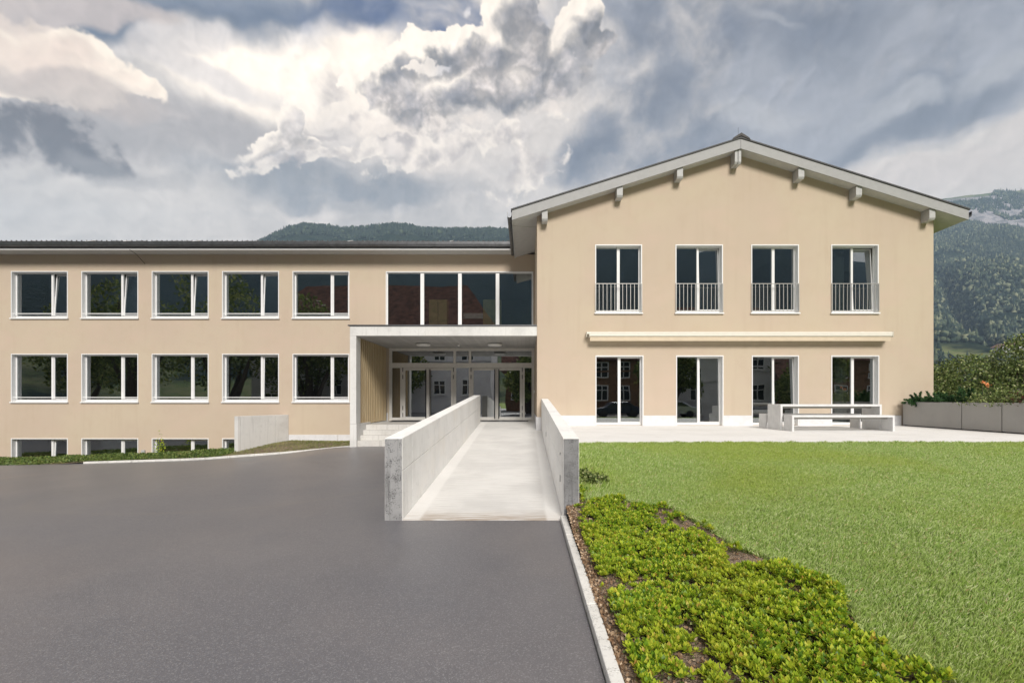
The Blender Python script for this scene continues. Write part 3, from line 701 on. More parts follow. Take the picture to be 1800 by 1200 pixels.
g.prism(pr, 'x', -31.6, -0.50).build('gutter', 'gutter_metal', roof)
proto = None
for k in range(41):
    x = -31.2+k*0.75
    if proto is None: proto = MB().box(x-0.012, x+0.012, EY-0.172, EY-0.01, 8.021, 8.027).build('gutter_bracket', 'railing_metal', roof, loc=(x, EY, 8.02))
    else: piece(proto, (x, EY, 8.02), roof)
# front row of roof tiles, each its own piece
tp = MB(); n = 7; arc = [(-0.095+0.19*i/n, 0.045*math.sin(math.pi*i/n)) for i in range(n+1)]
poly = [(a, 8.02+h) for a, h in arc]+[(a, 8.0+h) for a, h in arc[::-1]]
proto = None; xt = -31.3; cnt = 0
while xt < -0.6:
    dz = random.uniform(-0.008, 0.012)
    if proto is None:
        tp = MB(); k = len(arc)
        for (yy, zz) in ((EY-0.05, 0), (EY+0.33, 0.33*SL+0.02)):
            for a, h in arc: tp.v.append((xt+a, yy, 8.03+h+zz))
            for a, h in arc: tp.v.append((xt+a, yy, 7.99+h*0.6+zz))
        for i in range(k-1):
            tp.f += [(i, i+1, 2*k+i+1, 2*k+i), (k+i, k+i+1, 3*k+i+1, 3*k+i), (i, i+1, k+i+1, k+i), (2*k+i, 2*k+i+1, 3*k+i+1, 3*k+i)]
        tp.f += [(0, k, 3*k, 2*k), (k-1, 2*k-1, 4*k-1, 3*k-1)]
        proto = tp.build('roof_tile', 'roof_tile', roof, loc=(xt, EY, 8.0))
    else: piece(proto, (xt, EY+random.uniform(-0.01, 0.01), 8.0+dz), roof)
    xt += 0.204; cnt += 1
sg = MB()
for x in np.arange(-31.2, -0.7, 0.204):
    if vnoise(x*1.1, 0.5, 4) > 0.25: sg.box(x+0.085, x+0.115, EY+0.09, EY+0.12, 8.05, 8.155)
o = sg.build('snow_guards', 'roof_tile', roof); o['kind'] = 'stuff'
for px in (157, 223, 343, 614, 792):
    x = (px-924)/850*EY; MB().tube([(x, EY-0.17, 8.025), (x+0.10, EY+0.15, 8.16)], 0.012, 6).build('gutter_strut', 'lamp_plastic', roof)
MB().tube([(-16.0, EY-0.02, 7.74), (-15.93, EY+0.25, 7.62), (-15.95, FL-0.015, 7.36)], 0.009, 6).build('roof_wire', 'dark_metal', roof)

# entrance glazing
x0, x1, z0, z1 = EN; Y0, Y1 = FL+0.02, FL+0.10
u = lambda zx: ((660+zx/6.207)-924)/850*(FL+0.03)
v = lambda zy: CAM_H+(701-(600+zy/6.207))/850*(FL+0.03)
m = MB(); m.ring(x0, x1, z0, z1, Y0, Y1, 0.115, 'lrt')
m.box(x0+0.115, x1-0.115, Y0+0.003, Y1, v(288), v(234))
for a, b in ((850, 878), (1018, 1045)): m.box(u(a), u(b), Y0+0.001, Y1, v(234)+0.001, z1-0.116)
posts = [(270, 300), (852, 880), (1018, 1043), (1602, 1628)]
for a, b in posts: m.box(u(a), u(b), Y0+0.001, Y1, z0+0.02, v(288)-0.001)
for a, b in ((x0+0.115, u(270)), (u(880), u(1018)), (u(1628), x1-0.115)): m.box(a, b, Y0+0.004, Y1, z0+0.02, z0+0.13)
ent = m.build('entrance_frame', 'frame_grey', LB, bev=0.004)
zt0, zt1 = v(234)+0.001, z1-0.115; zl0, zl1 = z0+0.13, v(288)
for a, b in ((x0+0.115, u(850)), (u(878), u(1018)), (u(1045), x1-0.115)): pane(ent, a, b, zt0, zt1, Y0+0.05, mat='door_glass')
for a, b in ((x0+0.115, u(270)), (u(880), u(1018)), (u(1628), x1-0.115)): pane(ent, a, b, zl0, zl1, Y0+0.05, mat='door_glass')
def leaf(a, b, hinge_left):
    m = MB().ring(a+0.006, b-0.006, z0+0.025, zl1-0.008, Y0-0.012, Y0+0.05, 0.095, wb=0.13)
    d = m.build('door', 'frame_grey', LB, bev=0.004)
    pane(d, a+0.1, b-0.1, z0+0.155, zl1-0.10, Y0+0.02, mat='door_glass')
    hx = b-0.085 if hinge_left else a+0.085
    MB().tube([(hx, Y0-0.07, z0+0.10), (hx, Y0-0.07, zl1-0.06)], 0.022, 8).build('pull_bar', 'dark_metal', d, smooth=True)
    for zz in (z0+0.3, zl1-0.25): MB().box(hx-0.012, hx+0.012, Y0-0.06, Y0-0.012, zz, zz+0.03).build('bar_fixing', 'dark_metal', d)
    gx = a+0.002 if hinge_left else b-0.002
    for zz in (z0+0.16, z0+0.45, z0+1.75, z0+2.05): MB().box(gx-0.013, gx+0.013, Y0-0.03, Y0-0.0125, zz, zz+0.17).build('hinge', 'dark_metal', d)
mid1, mid2 = u(576), u(1325)
for a, b, h in ((u(300), mid1, True), (mid1, u(852), False), (u(1043), mid2, True), (mid2, u(1602), False)): leaf(a, b, h)
MB().box(-5.5, 0.1, FL-0.9, FL-0.05, 0.812, 0.822).build('door_mat', 'rubber_black')
tag(bpy.data.objects['door_mat'], 'long black mat lying before the glazed entrance doors', 'mat')

# ------------------------------------------------------------------ gabled building (right)
GX0, GX1 = 0.385, 13.79
GB = empty('gabled_building', (7.1, FR, TZ), 'tall tan gabled building with four barred french windows over four garden doors', 'building')
RX = 7.09; RB = 9.955; RS = 0.3125        # ridge x, underside height at ridge, slope
under = lambda x: RB - RS*abs(x-RX)
rp = lambda px: (px-924)/850*FR
rz = lambda py: CAM_H+(701-py)/850*FR
up = [(1046, 1128.5), (1187, 1270.5), (1320, 1404), (1460.5, 1544)]
lo = [(1046.5, 1131), (1188, 1271.5), (1321, 1404), (1460.5, 1545)]
uo = [(rp(a), rp(b), rz(549), rz(430)) for a, b in up]; loo = [(rp(a), rp(b), TZ+0.005, rz(624.5)) for a, b in lo]
wall('wall', GB, GX0, GX1, 0.0, 7.6, FR, uo+loo, 'plaster', top=lambda x: under(x)+0.05, extra_x=(RX,))
s_ = MB(); s_.quad((GX0, FR, 0), (GX0, 34, 0), (GX0, 34, under(GX0)+0.05), (GX0, FR, under(GX0)+0.05)); s_.quad((GX1, FR, 0), (GX1, 34, 0), (GX1, 34, under(GX1)+0.05), (GX1, FR, under(GX1)+0.05))
s_.quad((GX0, 34, 0), (GX1, 34, 0), (GX1, 34, under(GX1)), (RX, 34, RB), (GX0, 34, under(GX0))); s_.build('side_wall', 'plaster', GB, fix=False)
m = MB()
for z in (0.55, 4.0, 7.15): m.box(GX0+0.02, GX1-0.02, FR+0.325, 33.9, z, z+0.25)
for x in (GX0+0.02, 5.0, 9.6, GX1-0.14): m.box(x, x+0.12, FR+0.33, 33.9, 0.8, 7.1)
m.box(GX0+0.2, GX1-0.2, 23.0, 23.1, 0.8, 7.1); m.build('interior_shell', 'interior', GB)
for i, o4 in enumerate(uo):
    window(GB, *o4, FR, split=0.51, tilt=R((0, 2.2, 0, 3.4)[i]), rail=False, label=None, thin=True)
    handrail_grid(GB, o4[0]+0.0, o4[1]-0.0, o4[2]+0.03, o4[2]+0.97, FR)
for i, o4 in enumerate(loo): window(GB, *o4, FR, split=0.51, tilt=R((0, 1.2, 2.0, 0)[i]), rail=False, door=True, thin=True)
# plinth panels between the doors
pe = [GX0+0.36] + [q for o4 in loo for q in (o4[0], o4[1])] + [GX1]
for a, b in ((GX0+0.36, loo[0][0]), (loo[0][1], loo[1][0]), (loo[1][1], loo[2][0]), (loo[2][1], loo[3][0]), (loo[3][1], 12.69)):
    MB().box(a, b-0.004, FR-0.03, FR-0.001, TZ-0.02, 1.155).build('plinth_panel', 'plinth_white', GB, bev=0.004)
MB().box(GX0-0.03, GX0-0.001, FR+0.0, FL-0.05, 0.60, 1.10).build('plinth_panel', 'plinth_white', GB, bev=0.004)
MB().box(GX0-0.002, 0.525, FR-0.03, FR-0.001, 0.60, 1.10).build('plinth_panel', 'plinth_white', GB, bev=0.004)
# roof
YF = 15.93
xl, xr = -0.455, 14.60
def slab(z_lo, z_hi, y0, y1, a=None, b=None):
    A = xl if a is None else a; B = xr if b is None else b
    f = lambda x, dz: under(x)+dz
    return MB().prism([(A, f(A, z_lo)), (RX, f(RX, z_lo)), (B, f(B, z_lo)), (B, f(B, z_hi)), (RX, f(RX, z_hi)), (A, f(A, z_hi))], 'y', y0, y1)
gr = slab(0.02, 0.30, YF+0.045, 34.5).build('roof', 'soffit_grey', GB)
for a, b in ((xl, RX-0.004), (RX+0.004, xr)):
    MB().prism([(a, under(a)), (b, under(b)), (b, under(b)+0.325), (a, under(a)+0.325)], 'y', YF, YF+0.04).build('fascia_board', 'fascia_grey', gr, bev=0.004)
for a, b in ((xl-0.03, RX), (RX, xr+0.03)):
    MB().prism([(a, under(a)+0.328), (b, under(b)+0.328), (b, under(b)+0.375), (a, under(a)+0.375)], 'y', YF-0.03, 34.5).build('roof_covering', 'roof_sheet', gr)
m = MB().prism([(RX-0.30, under(RX-0.30)+0.36), (RX-0.26, under(RX-0.30)+0.43), (RX, RB+0.50), (RX+0.26, under(RX-0.30)+0.43), (RX+0.30, under(RX+0.30)+0.36), (RX, RB+0.40)], 'y', YF-0.05, 34.4)
m.build('ridge_cap', 'roof_tile', gr)
MB().box(xl-0.001, xl+0.03, YF+0.045, 34.4, under(xl)-0.0, under(xl)+0.30).build('eave_board', 'soffit_grey', gr)
# gutters
for x, sgn in ((xl, -1), (xr, 1)):
    zc = under(x)+0.20
    prf = [(x+sgn*0.16, zc+0.1)]+[(x+sgn*(0.085-0.075*math.cos(t)*-1*-1), zc-0.085*math.sin(t)) for t in np.linspace(0, math.pi, 9)]+[(x+sgn*0.012, zc+0.1)]
    MB().prism([(x+sgn*0.012, zc+0.10), (x+sgn*0.012, zc-0.02), (x+sgn*0.04, zc-0.08), (x+sgn*0.09, zc-0.10), (x+sgn*0.14, zc-0.07), (x+sgn*0.16, zc), (x+sgn*0.16, zc+0.10), (x+sgn*0.145, zc+0.10), (x+sgn*0.145, zc), (x+sgn*0.125, zc-0.05), (x+sgn*0.09, zc-0.08), (x+sgn*0.05, zc-0.06), (x+sgn*0.03, zc-0.01), (x+sgn*0.03, zc+0.10)], 'y', YF+0.06, 34.3).build('gutter', 'gutter_metal', gr)
gz = under(xr)
MB().tube([(xr+0.08, 17.6, gz+0.12), (xr+0.08, 17.6, gz-0.12), (xr-0.02, 17.6, gz-0.26), (GX1+0.12, 17.6, gz-0.36), (GX1+0.06, 17.6, gz-0.5), (GX1+0.06, 17.6, 0.8)], 0.05, 10).build('downpipe', 'gutter_metal', gr, smooth=True)
MB().tube([(xl+0.0, YF+0.5, under(xl)-0.01), (xl+0.3, YF+0.55, under(xl)-0.02), (GX0-0.01, YF+0.75, under(GX0)-0.22)], 0.008, 6).build('roof_wire', 'railing_metal', gr)
proto = None
for px, w in ((957.5, 0.19), (1089, 0.20), (1194.5, 0.20), (1407, 0.20), (1508, 0.20), (1636.5, 0.20)):
    x = (px-924)/850*16.05
    zt = under(x)-0.0
    MB().prism([(YF+0.10, zt-0.33), (YF+0.06, zt-0.27), (YF+0.06, zt+0.03), (FR-0.001, zt+0.03), (FR-0.001, zt-0.33)], 'x', x-w/2, x+w/2).build('purlin', 'purlin_grey', gr, bev=0.006)
for a, b in ((RX-0.17, RX-0.075), (RX-0.055, RX+0.04)):
    MB().prism([(YF+0.10, RB-0.47), (YF+0.06, RB-0.41), (YF+0.06, RB-0.0), (FR-0.001, RB-0.0), (FR-0.001, RB-0.47)], 'x', a, b).build('purlin', 'purlin_grey', gr, bev=0.005)
MB().tube([(RX, YF+0.2, RB+0.49), (RX, YF+0.2, RB+0.80)], 0.004, 5).build('lightning_rod', 'dark_metal', gr)

# awning
aw = empty('awning', (rp(1300), FR, 3.9), 'long cream retracted awning fixed across the gabled front above the garden doors', 'awning')
ax0, ax1 = (1031.5-924)/850*16.1, (1567-924)/850*16.1
MB().prism([(FR-0.02, 3.935), (FR-0.30, 3.935), (FR-0.32, 3.90), (FR-0.32, 3.865), (FR-0.02, 3.865)], 'x', ax0, ax1).build('cassette_top', 'awning_metal', aw, bev=0.006)
MB().prism([(FR-0.02, 3.862), (FR-0.335, 3.862), (FR-0.34, 3.80), (FR-0.30, 3.775), (FR-0.02, 3.775)], 'x', ax0+0.07, ax1-0.02).build('front_rail', 'awning_metal', aw, bev=0.006)
mv = MB()
nseg = 200
for i in range(nseg):
    a = ax0+0.10+(ax1-ax0-0.16)*i/nseg; b = ax0+0.10+(ax1-ax0-0.16)*(i+1)/nseg
    ya = FR-0.31+0.004*math.sin(i*0.7); yb = FR-0.31+0.004*math.sin((i+1)*0.7)
    mv.quad((a, ya, 3.77), (b, yb, 3.77), (b, yb+0.02, 3.635), (a, ya+0.02, 3.635)); mv.quad((a, ya+0.006, 3.77), (b, yb+0.006, 3.77), (b, yb+0.026, 3.635), (a, ya+0.026, 3.635))
mv.build('valance', 'awning_cloth', aw, fix=False)
for x in (ax0-0.012, ax1): MB().box(x, x+0.012, FR-0.33, FR-0.01, 3.77, 3.945).build('end_cap', 'awning_metal', aw)
for x in np.linspace(ax0+0.8, ax1-0.8, 4): MB().box(x-0.05, x+0.05, FR-0.02, FR-0.001, 3.78, 3.98).build('wall_bracket', 'awning_metal', aw)

# ------------------------------------------------------------------ entrance canopy
CN = empty('entrance_canopy', (-3, FR, 0.13), 'flat concrete canopy on a slim pier with a screen of wooden slats', 'canopy')
PX0 = -5.945
MB().box(PX0, 0.380, FR+0.0, FL-0.002, 3.845, 4.17).build('roof_slab', 'concrete_pier', CN, bev=0.008)
MB().box(PX0+0.02, 0.38, FR+0.22, FL-0.003, 3.838, 3.8445).build('soffit', 'concrete_board', CN)
MB().box(PX0-0.06, 0.378, FR-0.03, FR+0.25, 4.172, 4.215).build('flashing', 'gutter_metal', CN)
MB().box(PX0, PX0+0.215, FR+0.0, FR+0.42, 0.87, 3.843).build('pier', 'concrete_pier', CN, bev=0.006)
MB().box(PX0, PX0+0.225, FR-0.001, FR+1.5, -0.1, 0.865).build('pier_base', 'concrete_pier', CN, bev=0.006)
MB().box(PX0, PX0+0.225, FR+1.501, FL-0.002, -0.1, 0.80).build('screen_base', 'concrete_pier', CN, bev=0.006)
proto = None
for i in range(16):
    y = FR+0.60+i*0.205
    if proto is None: proto = MB().box(PX0+0.105, PX0+0.165, y-0.040, y+0.040, 0.83, 3.83).build('slat', 'slat_wood', CN, loc=(PX0+0.1, y, 0.83), bev=0.003)
    else: piece(proto, (PX0+0.1, y, 0.83), CN)
MB().box(PX0+0.012, PX0+0.028, FR+0.45, FL-0.06, 0.80+0.01, 3.835).build('gap_shade_board', 'slat_gap_shade', CN)  # added dark board; its colour stands in for shade in the slat gaps
# ceiling lamps
for px, lab in ((744, 'round white ceiling lamp nearer the wooden slats'), (870, 'round white ceiling lamp nearer the gabled building')):
    Yc = 18.55; x = (px-924)/850*Yc
    L = empty('ceiling_lamp', (x, Yc, 3.837), lab, 'lamp', 'round lamps under the canopy')
    MB().lathe([(0.20, 0), (0.24, -0.0), (0.27, -0.012), (0.27, -0.03)], (x, Yc, 3.836)).build('lamp_base', 'box_grey', L, smooth=True)
    MB().lathe([(0.275, -0.03), (0.28, -0.05), (0.26, -0.085), (0.20, -0.10), (0.01, -0.105)], (x, Yc, 3.836)).build('lamp_shade', 'lamp_plastic', L, smooth=True)
x = (806-924)/850*18.9
tag(MB().lathe([(0.05, 0), (0.055, -0.03), (0.035, -0.06), (0.008, -0.065)], (x, 18.9, 3.836), 16).build('motion_sensor', 'lamp_plastic', smooth=True), 'tiny white sensor on the canopy ceiling between the lamps', 'sensor')
tag(MB().lathe([(0.03, 0), (0.03, 0.10), (0.02, 0.12)], (0.345, FL-0.6, 1.95), 12).build('door_bell', 'lamp_plastic', smooth=True), 'small pale button on the wall right of the doors', 'button')
tag(MB().box(-16.07, -15.93, FL-0.07, FL-0.001, -0.68, -0.42).build('socket_box', 'box_grey', bev=0.01), 'small grey box low on the wall between basement windows', 'box')

# stairs
ST = empty('entrance_steps', (-4, FR, 0.1), 'worn concrete steps climbing to the entrance beside the ramp wall', 'steps')
for k in range(4):
    y = FR+0.05+0.30*k; zt = 0.13+0.1625*(k+1)
    if k < 3: MB().box(PX0+0.23, -1.992, y, y+0.32, 0.0, zt-0.0).build('step', 'concrete_steps', ST, bev=0.012)
MB().box(PX0+0.23, -1.992, FR+0.95, FL-0.004, 0.0, 0.795).build('landing', 'concrete_steps', ST, bev=0.012)

# ------------------------------------------------------------------ ramp
RP = empty('access_ramp', (-0.6, 6.82, 0.0), 'pale concrete access ramp between two thick parapet walls', 'ramp')
rfl = lambda y: 0.004+0.0682*(y-6.82) if y < 18.64 else TZ
m = MB(); cuts = [6.82, 9.35, 11.9, 14.5, 16.9, 18.64]
for i in range(5):
    a, b = cuts[i]+(0.003 if i else 0), cuts[i+1]-0.003
    MB().hexa([(-1.738, a, -0.3), (0.528, a, -0.3), (0.528, b, -0.3), (-1.738, b, -0.3)], [(-1.738, a, rfl(a)), (0.528, a, rfl(a)), (0.528, b, rfl(b)-0.0), (-1.738, b, rfl(b))]).build('ramp_slab', 'ramp_floor', RP)
MB().box(-1.985, 0.381, 18.645, FL-0.006, 0.0, TZ-0.004).build('ramp_landing', 'ramp_floor', RP)
MB().box(0.381-0.6, 0.381, 16.36, 18.64, -0.2, 0.3).build('ramp_footing', 'concrete', RP)
def top(y): return 1.156+0.0594*(y-6.82)
def parapet(x0, x1, y1, mat_end, lab, ysplit, hs=0.46):
    core = MB().hexa([(x0+0.012, 6.84, -0.2), (x1-0.012, 6.84, -0.2), (x1-0.012, y1-0.02, -0.2), (x0+0.012, y1-0.02, -0.2)], [(x0+0.012, 6.84, top(6.84)-0.012), (x1-0.012, 6.84, top(6.84)-0.012), (x1-0.012, y1-0.02, top(y1)-0.012), (x0+0.012, y1-0.02, top(y1)-0.012)])
    w = core.build('parapet_wall', 'concrete_pier', RP); w['label'] = lab
    ys = [6.826]+ysplit+[y1]; g = 0.004
    for i in range(len(ys)-1):
        a, b = ys[i]+(g if i else 0), ys[i+1]-g
        for lo_, hi_ in ((lambda y: -0.1 if y < 9 else -0.1, lambda y: top(y)-hs-g), (lambda y: top(y)-hs+g, lambda y: top(y))):
            MB().hexa([(x0, a, lo_(a)), (x1, a, lo_(a)), (x1, b, lo_(b)), (x0, b, lo_(b))], [(x0, a, hi_(a)), (x1, a, hi_(a)), (x1, b, hi_(b)), (x0, b, hi_(b))]).build('wall_panel', 'concrete', w, bev=0.004)
    MB().box(x0+0.006, x1-0.006, 6.812, 6.8255, -0.1, top(6.82)-0.008).build('end_face', mat_end, w, bev=0.003)
parapet(-1.99, -1.74, 18.6, 'concrete_rough', 'left parapet wall with a pitted grey end', [7.45, 10.8, 14.2])
parapet(0.530, 0.755, FR-0.032, 'concrete_streaked', 'right parapet wall with a streaked grey end', [8.6, 12.4])
for y, z, h_ in ((7.39, 0.875, 0.02), (7.39, 0.50, 0.05), (12.5, 0.80, 0.06)): MB().box(0.522, 0.5295, y-0.012, y+0.012, z-h_, z+h_).build('wall_fitting', 'dark_metal', RP)

# ------------------------------------------------------------------ kerbs, bank, retaining wall on the left
KT = [(-5.96, 16.45, 0.13), (-6.35, 16.72, 0.075), (-6.8, 16.9, 0.02), (-8.58, 17.2, -0.17), (-10.48, 17.4, -0.317), (-11.8, 17.5, -0.43), (-16.3, 17.8, -0.604)]
KX = np.array([k[0] for k in KT])[::-1]; KY = np.array([k[1] for k in KT])[::-1]; KZ = np.array([k[2] for k in KT])[::-1]
kerb = empty('kerb', (-11, 17.4, -0.3), 'curving pale granite kerb between asphalt and the grass bank', 'kerb')
xsk = np.concatenate([np.linspace(-16.3, -6.9, 11), [-6.4, -5.97]])
kf = lambda x: Vector((x, float(np.interp(x, KX, KY)), float(np.interp(x, KX, KZ))))
for i in range(len(xsk)-1):
    a, b = kf(xsk[i]+0.006), kf(xsk[i+1]-0.006); d = (b-a).normalized(); nrm = Vector((-d.y, d.x, 0)).normalized()*0.11
    lo_ = Vector((0, 0, -0.35))
    MB().hexa([a+lo_, b+lo_, b+nrm+lo_, a+nrm+lo_], [a, b, b+nrm, a+nrm]).build('kerb_stone', 'granite', kerb, bev=0.012)
k2 = empty('kerb', (0.53, 4, 0), 'straight white kerb between asphalt and the leafy bed', 'kerb')
yk = list(np.arange(-2.0, 6.9, 0.98)); yk[-1] = 6.80
for i in range(len(yk)-1): MB().box(0.488+random.uniform(-.002, .002), 0.572, yk[i]+0.003, yk[i+1]-0.003, -0.2, 0.075+random.uniform(-.004, .004)).build('kerb_stone', 'granite', k2, bev=0.008)
# bank surface from kerb to facade
BX2 = np.array([-40, -26, -22, -19.4, -15.1, -12.5, -11.0, -10.2, -9.7, -7.4, -5.9]); BZ2 = np.array([-1.05, -0.90, -0.80, -0.75, -0.64, -0.46, -0.36, -0.10, -0.02, -0.07, -0.02])
KX2 = np.concatenate([[-40, -26, -19.6], KX]); KY2 = np.concatenate([[19.0, 18.2, 17.9], KY+0.10]); KZ2 = np.concatenate([[-1.40, -1.10, -0.84], KZ-0.02])
def bank_z(X, t):
    k = np.interp(X, KX2, KZ2); f = np.interp(X, BX2, BZ2)
    return k*(1-t)+f*t + 0.09*np.sin(np.pi*t)
xg = np.linspace(-40, -5.96, 160); tg = np.linspace(0, 1, 12); Xg, Tg = np.meshgrid(xg, tg)
Yg = np.interp(Xg, KX2, KY2)*(1-Tg)+(FL-0.0)*Tg; Zg = bank_z(Xg, Tg)
V = np.stack([Xg, Yg, Zg], -1).reshape(-1, 3); i, j = np.meshgrid(np.arange(159), np.arange(11)); a = (j*160+i).ravel()
tag(np_mesh('grass_bank', V, np.stack([a, a+1, a+161, a+160], 1), 'soil', smooth=True), kind='structure')
rw = empty('retaining_wall', (-10.4, 19.3, -0.3), 'short pale concrete wall standing out from the tan facade on the bank', 'wall')
def rwp(t, side): # centre line near->far
    a = Vector((-10.9, 18.3, 0)); b = Vector((-9.93, 20.262, 0)); d = (b-a).normalized(); n = Vector((-d.y, d.x, 0))*0.2
    return a+(b-a)*t + (n if side else Vector((0, 0, 0)))
for t0, t1 in ((0, 0.06), (0.066, 0.72), (0.726, 1.0)):
    p = [rwp(t0, 0), rwp(t1, 0), rwp(t1, 1), rwp(t0, 1)]
    MB().hexa([q+Vector((0, 0, -0.7)) for q in p], [q+Vector((0, 0, 1.055)) for q in p]).build('wall_panel', 'concrete_pier', rw, bev=0.008)

# ------------------------------------------------------------------ table and benches
TS = 'table_white'
def bench(y0, y1, h, x0, x1, lab, name, cat, group=None, th=0.06):
    b = empty(name, ((x0+x1)/2, (y0+y1)/2, TZ), lab, cat, group)
    MB().box(x0+th, x1-th, y0, y1, TZ+h-th, TZ+h).build('top', TS, b, bev=0.004)
    proto = MB().box(x0, x0+th, y0, y1, TZ, TZ+h).build('leg', TS, b, bev=0.004, loc=(x0, y0, TZ))
    piece(proto, (x1-th, y0, TZ), b)
    MB().box(x0+th, x1-th, y0+(y1-y0)/2-0.02, y0+(y1-y0)/2+0.02, TZ+h-th-0.06, TZ+h-th-0.001).build('stretcher', 'railing_metal', b)
bench(13.98, 14.73, 0.745, 7.37, 10.30, 'long white slab table standing between two benches on the terrace', 'picnic_table', 'table', th=0.06)
bench(13.48, 13.93, 0.445, 7.43, 10.29, 'white slab bench in front of the table, nearer the lawn', 'bench', 'bench', 'white benches at the table', th=0.055)
bench(14.85, 15.28, 0.445, 7.37, 10.30, 'white slab bench behind the table, nearer the building', 'bench', 'bench', 'white benches at the table', th=0.055)

# ------------------------------------------------------------------ foliage builders
def quads_at(C, size, up=None, aspect=1.6, tilt=1.0):
    """rhombic leaves at points C (n,3)"""
    n = len(C); d = np.random.normal(size=(n, 3))
    if up is not None: d = d*tilt + up
    d /= np.linalg.norm(d, axis=1, keepdims=True)+1e-9
    r = np.random.normal(size=(n, 3)); s = np.cross(d, r); s /= np.linalg.norm(s, axis=1, keepdims=True)+1e-9
    L = (size*np.random.uniform(0.7, 1.3, n))[:, None]; W = L/aspect
    V = np.stack([C, C+d*L*0.5+s*W*0.5, C+d*L, C+d*L*0.5-s*W*0.5], 1).reshape(-1, 3)
    return V, np.arange(n*4).reshape(-1, 4)
def crown_points(n, lobes):
    P = []; w = np.array([l[3]**2 for l in lobes]); w = w/w.sum()
    for l, k in zip(lobes, np.random.multinomial(n, w)):
        d = np.random.normal(size=(k, 3)); d /= np.linalg.norm(d, axis=1, keepdims=True)
        r = l[3]*(0.55+0.5*np.random.rand(k)**0.6)
        bumpy = 0.8+0.45*fbm(d[:, 0]*3+l[0]*7, d[:, 2]*3+d[:, 1]*3, 3, 3)
        P.append(np.array(l[:3])+d*(r*bumpy)[:, None]*np.array([1, 1, 0.85]))
    return np.concatenate(P)
def bush(name, loc, lobes, n, leaf, mat, label, cat, group=None, trunk=0.6, aspect=1.6):
    b = empty(name, loc, label, cat, group)
    lb = [(l[0]+loc[0], l[1]+loc[1], l[2]+loc[2], l[3]) for l in lobes]
    V, F = quads_at(crown_points(n, lb), leaf, aspect=aspect, up=np.array([0, 0, 0.4])); np_mesh('crown', V, F, mat, b)
    t = MB(); base = Vector(loc)
    for l in lb[:6]:
        c = Vector(l[:3]); midp = base.lerp(c, 0.5)+Vector((random.uniform(-.1, .1), random.uniform(-.1, .1), 0.1)); t.tube([base+Vector((0, 0, -0.1)), midp, c], [trunk*0.06, trunk*0.04, trunk*0.015], 6)
    t.build('trunk', 'bark', b, smooth=True)
    return b

# ------------------------------------------------------------------ planters and their planting
PLX0, PLX1 = 12.70, 13.50
ple = [16.30, 14.09, 12.90, 11.70, 10.50]
plab = ['longest grey cement planter, against the gabled building', 'second grey planter from the building, between two seams', 'grey planter at the right edge of the photo', 'last grey planter beyond the frame']
for i in range(3):
    y1, y0 = ple[i]-0.012, ple[i+1]+0.012
    p = empty('planter', (13.1, (y0+y1)/2, TZ), plab[i], 'planter', 'grey planters lined up at the terrace edge')
    MB().ring(0, 0, 0, 0, 0, 0, 0) if False else None
    m = MB(); t = 0.05; zt = TZ+0.80
    m.box(PLX0, PLX0+t, y0, y1, TZ+0.03, zt); m.box(PLX1-t, PLX1, y0, y1, TZ+0.03, zt); m.box(PLX0+t, PLX1-t, y0, y0+t, TZ+0.03, zt); m.box(PLX0+t, PLX1-t, y1-t, y1, TZ+0.03, zt); m.box(PLX0+t, PLX1-t, y0+t, y1-t, TZ+0.03, TZ+0.1)
    m.build('planter_box', 'planter_cement', p, bev=0.008)
    MB().box(PLX0+0.04, PLX1-0.04, y0+0.03, y1-0.03, TZ+0.0, TZ+0.029).build('plinth', 'dark_metal', p)
    MB().box(PLX0+t+0.002, PLX1-t-0.002, y0+t+0.002, y1-t-0.002, zt-0.25, zt-0.05).build('soil_fill', 'soil', p)
def juniper(loc, n, spread, length, label, lean=(-0.6, 0, 0.5), name='juniper'):
    b = empty(name, loc, label, 'shrub', 'low evergreens in the planters')
    Vs, Fs, k = [], [], 0; t = MB()
    for i in range(n):
        base = np.array(loc)+np.array([random.uniform(-spread[0], spread[0]), random.uniform(-spread[1], spread[1]), 0])
        d = np.array(lean)+np.random.normal(size=3)*0.45; d[2] = abs(d[2])*0.9+0.15; d /= np.linalg.norm(d)
        L = length*random.uniform(0.5, 1.1); q = np.linspace(0.1, 1, 46)[:, None]
        pts = base+d*q*L+np.array([0, 0, -0.25])*q**2*L
        sub = []
        C = np.repeat(pts, 9, 0)+np.random.normal(size=(len(pts)*9, 3))*0.022*(1.25-np.repeat(q, 9, 0))
        V, F = quads_at(C, 0.055, up=d*1.5, aspect=3.5, tilt=0.7); Vs.append(V); Fs.append(F+k); k += len(V)
        t.tube([tuple(base), tuple(pts[20]), tuple(pts[-1])], [0.008, 0.006, 0.003], 5)
    np_mesh('foliage', np.concatenate(Vs), np.concatenate(Fs), 'juniper_needle', b); t.build('stem', 'bark', b)
juniper((13.0, 16.0, TZ+0.72), 26, (0.16, 0.16), 0.52, 'dark spreading evergreen at the wall end of the planters', lean=(-0.7, -0.3, 0.5))
juniper((13.1, 15.2, TZ+0.72), 34, (0.25, 0.4), 0.50, 'upright evergreen tuft behind the longest planter edge', lean=(-0.2, -0.1, 1.0))
juniper((13.1, 14.5, TZ+0.72), 26, (0.22, 0.3), 0.62, 'darker evergreen standing over the first planter seam', lean=(0.0, 0, 1.3))
